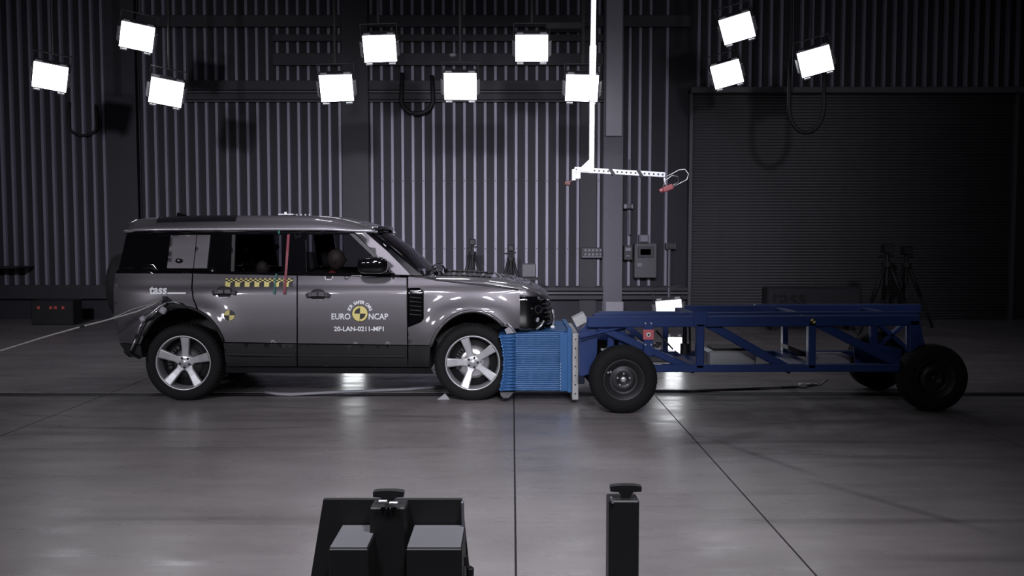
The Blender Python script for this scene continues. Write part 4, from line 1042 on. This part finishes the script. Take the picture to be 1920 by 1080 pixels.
for x in (1311, 1520, 1700):
    a = at(x, 600, YT); c = at(x, 690, YT)
    for z in (a.z, c.z):
        b = nb(); ebox(b, a.x - .045, a.x + .045, YT + .04, YF + .1, z - .04, z + .04, .006); obj('cross_beam', b, M['blue'], tro)
b = nb(); p = at(1311, 597, YT); ebox(b, p.x - .07, p.x + .07, YT - .055, YT - .04, p.z - .06, p.z + .07, .004); obj('joint_plate', b, M['blue'], tro)
# tail plates
b = nb(); extrude_poly(b, [at(*q, YT - .02) for q in ((1700, 604), (1725, 602), (1730, 630), (1736, 652), (1712, 664), (1700, 660))], (0, .03, 0)); obj('tail_gusset', b, M['blue'], tro)
b = nb(); extrude_poly(b, [at(*q, YT + .3) for q in ((1600, 640), (1700, 655), (1700, 686), (1604, 686))], (0, .02, 0)); obj('tail_panel', b, M['blue'], tro)
# nose structure
b = nb(); extrude_poly(b, [at(*q, YT + .02) for q in ((1086, 622), (1104, 601), (1130, 600), (1215, 601), (1200, 606), (1120, 630), (1086, 640))], (0, .04, 0)); obj('nose_gusset', b, M['blue'], tro)
mem('nose_tube', (1086, 632), (1215, 601), YT + .01, .035, .05)
mem('nose_tube', (1086, 702), (1128, 690), YT + .01, .05, .05)
b = nb(); extrude_poly(b, [at(*q, YT + .06) for q in ((1086, 628), (1163, 612), (1163, 622), (1130, 628), (1120, 634), (1119, 662), (1112, 690), (1086, 698))], (0, .03, 0)); obj('nose_panel', b, M['blue'], tro)
b = nb(); extrude_poly(b, [at(*q, YF) for q in ((1086, 615), (1150, 610), (1120, 640), (1110, 690), (1086, 698))], (0, .03, 0)); obj('nose_panel', b, M['blue'], tro)
for x in (1145, 1166): mem('nose_post', (x, 608), (x, 668), YT + .08, .07, .03)
xp = at(1079, 690, 9.25).x
b = nb(); ebox(b, xp + .03, xp + .10, 9.3, 10.2, .2, .75, .01); obj('bulkhead', b, M['blue'], tro)
for z in (.28, .62):
    b = nb(); bar(b, (xp + .08, YF, z), (xp + .7, YF, z), .07, .07, .006); obj('nose_tube', b, M['blue'], tro)
# barrier: backing plate and honeycomb
bar_x0 = at(940, 690, 9.25).x; pl0 = at(1073, 690, 9.22).x; pl1 = pl0 + .065
b = nb(); ebox(b, pl0, pl1, 9.22, 10.3, at(0, 750, 9.22).z, at(0, 625, 9.22).z, .006); plate = obj('backing_plate', b, M['zinc'], tro)
for k in range(7):
    p = at(1079, 636 + k * 17, 9.22); b = nb(); cyl(b, (pl0 + .032, 9.216, p.z), (pl0 + .032, 9.208, p.z), .008, 8); obj('bolt', b, M['steel'], plate)
b = nb(); pc = at(1088, 600, 9.2); box(b, (pc.x, 9.3, pc.z), (.135, .2, .10), R(-27), .004); obj('angle_block', b, M['zinc'], tro)
zt, zb = at(0, 628, 9.26).z, at(0, 733, 9.26).z
bx1 = pl0 - .02; bxm = at(967, 690, 9.26).x
def ztopb(x): return interp(x, [(bxm - .2, zt), (bxm, zt + .01), (bx1 - .12, zt + .045), (bx1, zt + .05)])
# the core: block with a slightly waved skin
b = nb()
def core(u, v):
    x = bxm + u * (bx1 - bxm); z = zb + v * (ztopb(x) - zb)
    return Vector((x, 9.27 + .006 * math.sin(x * 40) * math.sin(z * 17) - (.02 if u > .9 else 0), z))
V = grid(b, core, 30, 24)
topv = grid(b, lambda u, v: Vector((bxm + u * (bx1 - bxm), 9.27 + v * 1.0, ztopb(bxm + u * (bx1 - bxm)) + .004 * math.sin(u * 20 + v * 9))), 20, 10)
grid(b, lambda u, v: Vector((bxm + u * (bx1 - bxm), 9.27 + v * 1.0, zb)), 2, 2); grid(b, lambda u, v: Vector((bxm + u * (bx1 - bxm), 10.27, zb + v * (zt - zb))), 2, 2)
grid(b, lambda u, v: Vector((bxm, 9.27 + u * 1.0, zb + v * (zt - zb + .01))), 4, 4); core_o = obj('honeycomb_core', b, M['bluebar2'], tro)
# folded front layer: stacked horizontal flutes
def flute_x(z): q = (z - zb) / (zt - zb); return bar_x0 - .015 + .045 * (1 - (2 * q - 1) ** 2)
nf = 18; hf = (zt - zb) / nf
for k in range(nf):
    z = zb + (k + .5) * hf; b = nb(); x0 = flute_x(z)
    pr_ = [(x0, -.46), (x0 - .012, -.2), (x0 - .014, .0), (x0 - .012, .2), (x0, .46)]
    va = [b.verts.new((x + .004 * math.sin(k * 2.1), 9.25, z + h * hf)) for x, h in pr_] + [b.verts.new((bxm, 9.262, z + h * hf * .9)) for h in (.5, -.5)]
    vb = [b.verts.new(Vector(v.co) + Vector((0, 1.02, 0))) for v in va]; b.faces.new(va[::-1]); b.faces.new(vb); n_ = len(va)
    for i in range(n_): b.faces.new((va[i], va[(i + 1) % n_], vb[(i + 1) % n_], vb[i]))
    # bulged flank of the flute
    c = [Vector((x0 + u * (bxm - x0), 9.25, z)) for u in (0, .5, 1)]
    tube(b, [Vector((q.x + (.005 if i == 0 else 0), 9.25 + .004, q.z)) for i, q in enumerate(c)], hf * .36, 8)
    bmesh.ops.recalc_face_normals(b, faces=b.faces); obj('flute', b, M['bluebar'], tro)
b = nb(); ebox(b, bx1 - .11, bx1, 9.235, 9.25, zb, zt + .02, .003); ebox(b, bx1 - .03, bx1 + .015, 9.22, 10.28, zb - .01, zt + .07, .003); obj('edge_flange', b, M['bluebar'], tro)
b = nb()
for k in range(9):
    z = zb + .03 + k * .032; box(b, (bx1 - .10, 9.2335, z), (.008, .003, .014))
obj('rivet', b, M['alu'], core_o, kind='stuff')
b = nb(); ebox(b, bxm, bx1, 9.3, 10.2, zb - .02, zb - .004); obj('barrier_support', b, M['steel'], tro)
# bent car bits on top of the barrier
b = nb(); p = at(1037, 588, 10.0); box(b, p, (.03, .05, .09), R(-12), .008); q = at(1036, 613, 9.6); tube(b, [p, p.lerp(q, .5) + Vector((.01, 0, 0)), q], .01, 6); box(b, q, (.05, .05, .03), None, .006); obj('torn_front_badge_bracket', b, M['alu'], car)
# wheels of the trolley
def steel_wheel(x, y, z, r=.33, paler=True):
    cc = Vector((x, 0, z)); mk = lambda pr: [(a, y + h) for a, h in pr]
    b = nb(); lathe(b, mk([(.0, .05), (.05, .05), (.052, .04), (.11, .045), (.13, .07), (.145, .05), (.17, .022), (.19, .012), (.2, .004), (.205, .012), (.2, .05), (.198, .18)]), cc, 'Y', 48)
    for k in range(10):
        a = 2 * math.pi * k / 10; q = cc + Vector((.158 * math.cos(a), y + .032, .158 * math.sin(a))); 
    ro = obj('wheel', b, M['steel'] if paler else M['black'], tro)  # paler metals when the flag is set, darker ones otherwise
    b = nb(); lathe(b, mk([(.2, .008), (.215, -.002), (.26, -.01), (.30, .0), (.322, .018), (r, .045), (r, .17), (.322, .195), (.29, .21), (.2, .2)]), cc, 'Y', 56)
    for k in range(60):
        a = 2 * math.pi * k / 60; q = Vector((math.cos(a), 0, math.sin(a))); box(b, cc + q * r + Vector((0, y + .108, 0)), (.006, .12, .02), Matrix.Rotation(-a, 3, 'Y'))
    obj('tyre', b, M['rubber'], ro)
    for k in range(5):
        a = R(90 + 72 * k); q = cc + Vector((.062 * math.cos(a), y + .04, .062 * math.sin(a))); b = nb(); cyl(b, q, q + Vector((0, -.014, 0)), .010, 6); obj('wheel_nut', b, M['alu'] if paler else M['steel'], ro)
    b = nb(); lathe(b, mk([(.001, .032), (.02, .03), (.028, .036), (.03, .05)]), cc, 'Y', 20); obj('hub_cap', b, M['alu'] if paler else M['steel'], ro)
    b = nb()
    for k in range(2): box(b, cc + Vector((-.155 + k * .025, y + .005, .075 + k * .006)), (.018, .012, .02), None, .003)
    obj('balance_weight', b, M['alu'] if paler else M['steel'], ro)
    return ro
wxn = at(1170, 718, 8.72).x; wxr = at(1757, 716, 8.78).x
steel_wheel(wxn, 8.72, .333); steel_wheel(wxr, 8.80, .333, paler=False)
for xx in (wxn, wxr - .02):
    b = nb(); lathe(b, [(.0, 10.2), (.2, 10.2), (.215, 10.3), (.30, 10.3), (.33, 10.26), (.33, 10.12), (.30, 10.09), (.0, 10.1)], (xx, 0, .333), 'Y', 48); ro = obj('wheel', b, M['rubber'], tro)
    b = nb(); cyl(b, (xx, 8.86, .333), (xx, 10.15, .333), .035, 12); box(b, (xx, 9.1, .40), (.16, .08, .2), None, .01); box(b, (xx, 9.9, .40), (.16, .08, .2), None, .01); obj('axle', b, M['steel'], tro)
# equipment on the trolley
b = nb(); p0 = at(1322, 684, 9.25); p1 = at(1411, 655, 9.25); ebox(b, p0.x, p1.x, 9.1, 9.5, p0.z, p1.z, .015); o = obj('battery_box', b, M['alu'], tro, 'bare aluminium battery box')
b = nb(); ebox(b, p0.x + .06, p1.x - .08, 9.14, 9.46, p1.z, p1.z + .025, .006); obj('lid', b, M['cable'], o)
b = nb(); ebox(b, p0.x + .07, p0.x + .10, 9.09, 9.1, p0.z + .0, p0.z + .03); obj('latch', b, M['cable'], o)
b = nb(); p0 = at(1528, 684, 9.5); p1 = at(1590, 664, 9.5); ebox(b, p0.x, p1.x, 9.4, 9.7, p0.z, p1.z, .02); obj('brake_cylinder_box', b, M['greyplate'], tro)
b = nb(); extrude_poly(b, [at(*q, 9.4) for q in ((1478, 648), (1500, 656), (1512, 664), (1512, 670), (1496, 664), (1478, 656))], (0, .25, 0)); obj('bracket', b, M['steel'], tro)
b = nb(); p = at(1284, 650, 9.7); cyl(b, at(1284, 612, 9.7), at(1284, 646, 9.7), .022, 12); cyl(b, at(1284, 644, 9.7), at(1284, 672, 9.7), .05, 14); cyl(b, at(1284, 668, 9.7), at(1284, 686, 9.7), .035, 12); obj('shock_absorber', b, M['steel'], tro)
b = nb(); bar(b, at(1293, 610, 9.6), at(1294, 660, 9.6), .02, .02); obj('guide_rod', b, M['steel'], tro)
random.seed(8)
b = nb()
for k in range(16):
    p = at(random.uniform(1172, 1235), random.uniform(636, 672), random.uniform(9.2, 9.7)); box(b, p, (random.uniform(.03, .09), .06, random.uniform(.02, .05)), R(random.uniform(-30, 30)), .006)
mo = obj('release_mechanism', b, M['steel'], tro)
b = nb()
for (x, y) in ((1180, 643), (1190, 640), (1186, 651), (1216, 654), (1232, 655), (1206, 666), (1142, 652), (1131, 656)):
    p = at(x, y, 9.15); cyl(b, p, p + Vector((.04, -.02, .01)), .012, 8); box(b, p, (.05, .03, .022), R(20), .004)
obj('fitting', b, M['alu'], mo)
b = nb(); bar(b, at(1230, 620, 9.3), at(1262, 655, 9.3), .03, .02); bar(b, at(1210, 655, 9.3), at(1262, 672, 9.3), .12, .02); obj('lever', b, M['steel'], tro)
# red target plate
b = nb(); p0 = at(1207, 668, 8.88); p1 = at(1225, 598, 8.88); ebox(b, p0.x, p1.x, 8.88, 8.892, p0.z, p1.z, .002); hp = obj('hanger_plate', b, M['blue'], tro)
b = nb(); p0 = at(1206, 637, 8.87); p1 = at(1226, 618, 8.87); ebox(b, p0.x, p1.x, 8.868, 8.878, p0.z, p1.z, .001); rdt = obj('target_sticker', b, M['red'], hp, 'red square sticker with a small round target')
tc_ = (p0 + p1) / 2
def f_t(u, v, h): return Vector((tc_.x + u, 8.8665 - h, tc_.z + v))
# (sub-sub parts are not allowed: the target rings belong to the hanger plate)
b = nb(); disc(b, f_t, .0005, .021, 0, 2 * math.pi, 20, .0); obj('target_ring', b, M['white'], hp)
b = nb(); disc(b, f_t, .0005, .012, 0, 2 * math.pi, 16, .002); obj('target_centre', b, M['pblack'], hp)
b = nb()
for (x, y) in ((1210, 606), (1221, 606), (1210, 646), (1221, 646)):
    p = at(x, y, 8.879); cyl(b, p, p + Vector((0, -.008, 0)), .009, 8)
obj('bolt', b, M['alu'], hp)
p = at(1524.5, 602, YT - .05)
fq = lambda u, v, h: Vector((p.x + u, YT - .051 - h, p.z + v))
b = nb(); disc(b, fq, .0005, .028, 0, 2 * math.pi, 20, 0); ts = obj('target_sticker', b, M['pblack'], tro, 'small yellow and black round target sticker')
b = nb(); disc(b, fq, .0005, .026, R(90), R(180), 6, .002); disc(b, fq, .0005, .026, R(270), R(360), 6, .002); obj('quadrant', b, M['yellow'], ts)
b = nb(); tube(b, [at(*q, YF) for q in ((1290, 586), (1280, 582), (1266, 584), (1250, 588))], .006, 6); obj('wire', b, M['cable'], tro)
# low lit floodlights standing behind
Yl = 12.3
t1 = flood(at(1254, 574, Yl), (1.2, 6.0, .2), 'lit floodlight on a low stand just behind the blue trolley, its upper lamp', 'lit low floodlights behind the trolley', R(-6), .66, False, True, .24)
t2 = flood(at(1264, 644, Yl), (1.0, 8, .1), 'lit floodlight near the floor seen through the frame of the blue trolley', 'lit low floodlights behind the trolley', 0, .40, False, True)
t3 = flood(at(662, 640, Yl), (-1.6, 9.4, -.5), 'lit floodlight near the floor hidden behind the grey car', None, 0, .5, False, True)
t = thing('lamp_stand', (at(1254, 600, Yl).x, Yl + .12, 0), 'black stand of the low lamps behind the blue trolley', 'stand')
b = nb(); bar(b, (t.location.x + .0, Yl + .2, .02), (t.location.x, Yl + .2, at(0, 560, Yl).z), .04, .04); obj('post', b, M['lampcase'], t)
b = nb(); ebox(b, t.location.x - .25, t.location.x + .25, Yl + .05, Yl + .4, 0, .03, .008); obj('base_plate', b, M['lampcase'], t)

# ================================================================== FLOOR LIGHT UNITS IN THE FOREGROUND
def yw(px, py, Y): return at(px, py, Y)
Yg = 4.0
def t_handle(b, px, py0, py1, wpx, Y):
    a = at(px - wpx / 2, py0, Y); c = at(px + wpx / 2, py0, Y); z0 = at(px, py1, Y).z; m_ = (a.x + c.x) / 2; hw_ = (c.x - a.x) / 2
    top = [(m_ + hw_ * math.sin(q) / math.sin(1.), Y - .02, a.z - .006 * (q ** 2)) for q in [-1 + k / 5 for k in range(11)]]
    bot = [(m_ + hw_, Y - .02, a.z - .028), (m_ + .035, Y - .02, a.z - .03), (m_ + .022, Y - .02, a.z - .045), (m_ + .018, Y - .02, z0), (m_ - .018, Y - .02, z0), (m_ - .022, Y - .02, a.z - .045), (m_ - .035, Y - .02, a.z - .03), (m_ - hw_, Y - .02, a.z - .028)]
    extrude_poly(b, top + bot, (0, .04, 0))
t = thing('floor_light_unit', (at(735, 1000, Yg).x, Yg, 0), 'wide black equipment case with two pale shelves and a T handle, bottom centre left', 'equipment case')
def P(x, y, Y=Yg): return at(x, y, Y)
b = nb(); z_lo = .04
tl, tr_, bl, br = P(606, 937), P(866, 937), P(584, 1082), P(888, 1082)
extrude_poly(b, [tl, tr_, Vector((br.x, Yg, z_lo)), Vector((bl.x - .03, Yg, z_lo))], (0, .03, 0)); obj('back_panel', b, M['black'], t)
b = nb(); ebox(b, P(692, 0).x, P(760, 0).x, Yg - .12, Yg, z_lo, tl.z + .0, .006); obj('column', b, M['black'], t)
b = nb(); t_handle(b, 729, 918, 940, 57, Yg - .06); obj('handle', b, M['black'], t)
M['dullgrey'] = mat('dull_grey_shelf', (.2, .2, .22), .5, noise=.1)
for (xa, xb, nm) in ((618, 690, 0), (763, 866, 1)):
    za = P(0, 1027, Yg - .3).z
    b = nb(); ebox(b, at(xa - 2, 1027, Yg - .3).x, at(xb, 1027, Yg - .3).x, Yg - .3, Yg - .005, z_lo, za - .006, .004); bx_ = obj('lamp_box', b, M['black'], t)
    b = nb(); ebox(b, at(xa - 2, 1027, Yg - .3).x + .005, at(xb, 1027, Yg - .3).x - .005, Yg - .295, Yg - .01, za - .006, za + .002, .001); obj('shelf_plate', b, M['dullgrey'], bx_)
b = nb(); cyl(b, P(880, 1062, Yg - .1), P(880, 1100, Yg - .1), .012, 10); box(b, P(882, 1072, Yg - .1), (.03, .03, .04), None, .006); box(b, P(872, 1050, Yg - .1), (.02, .03, .05), None, .006); obj('cable_plug', b, M['cable'], t)
b = nb(); bar(b, P(867, 940, Yg - .02), P(872, 1080, Yg - .02), .03, .012, .003); obj('edge_strip', b, M['pipe'], t)
b = nb(); box(b, P(718, 940, Yg - .13), (.04, .02, .012), None, .003); box(b, P(738, 943, Yg - .13), (.04, .02, .012), None, .003); obj('glint_piece', b, M['alu'], t)  # bright metal slips standing in for white glints on the column top
b = nb(); ebox(b, bl.x - .05, br.x + .05, Yg - .32, Yg + .1, 0, z_lo, .006); obj('base_plate', b, M['black'], t)
t = thing('camera_pillar', (at(1173, 1000, Yg).x, Yg, 0), 'slim black pillar with a T handle on top, bottom right of centre', 'pillar')
b = nb(); ebox(b, P(1145, 0).x, P(1203, 0).x, Yg - .06, Yg + .06, .03, P(0, 932).z, .006); obj('pillar_body', b, M['black'], t)
b = nb(); t_handle(b, 1173, 908, 935, 58, Yg); obj('handle', b, M['black'], t)
b = nb(); ebox(b, P(1130, 0).x, P(1218, 0).x, Yg - .15, Yg + .15, 0, .03, .006); obj('base_plate', b, M['black'], t)
b = nb(); bar(b, P(1146, 932, Yg - .062), P(1149, 944, Yg - .062), .01, .008, 0); obj('glint_piece', b, M['alu'], t)  # bright metal slip standing in for a glint on the pillar edge
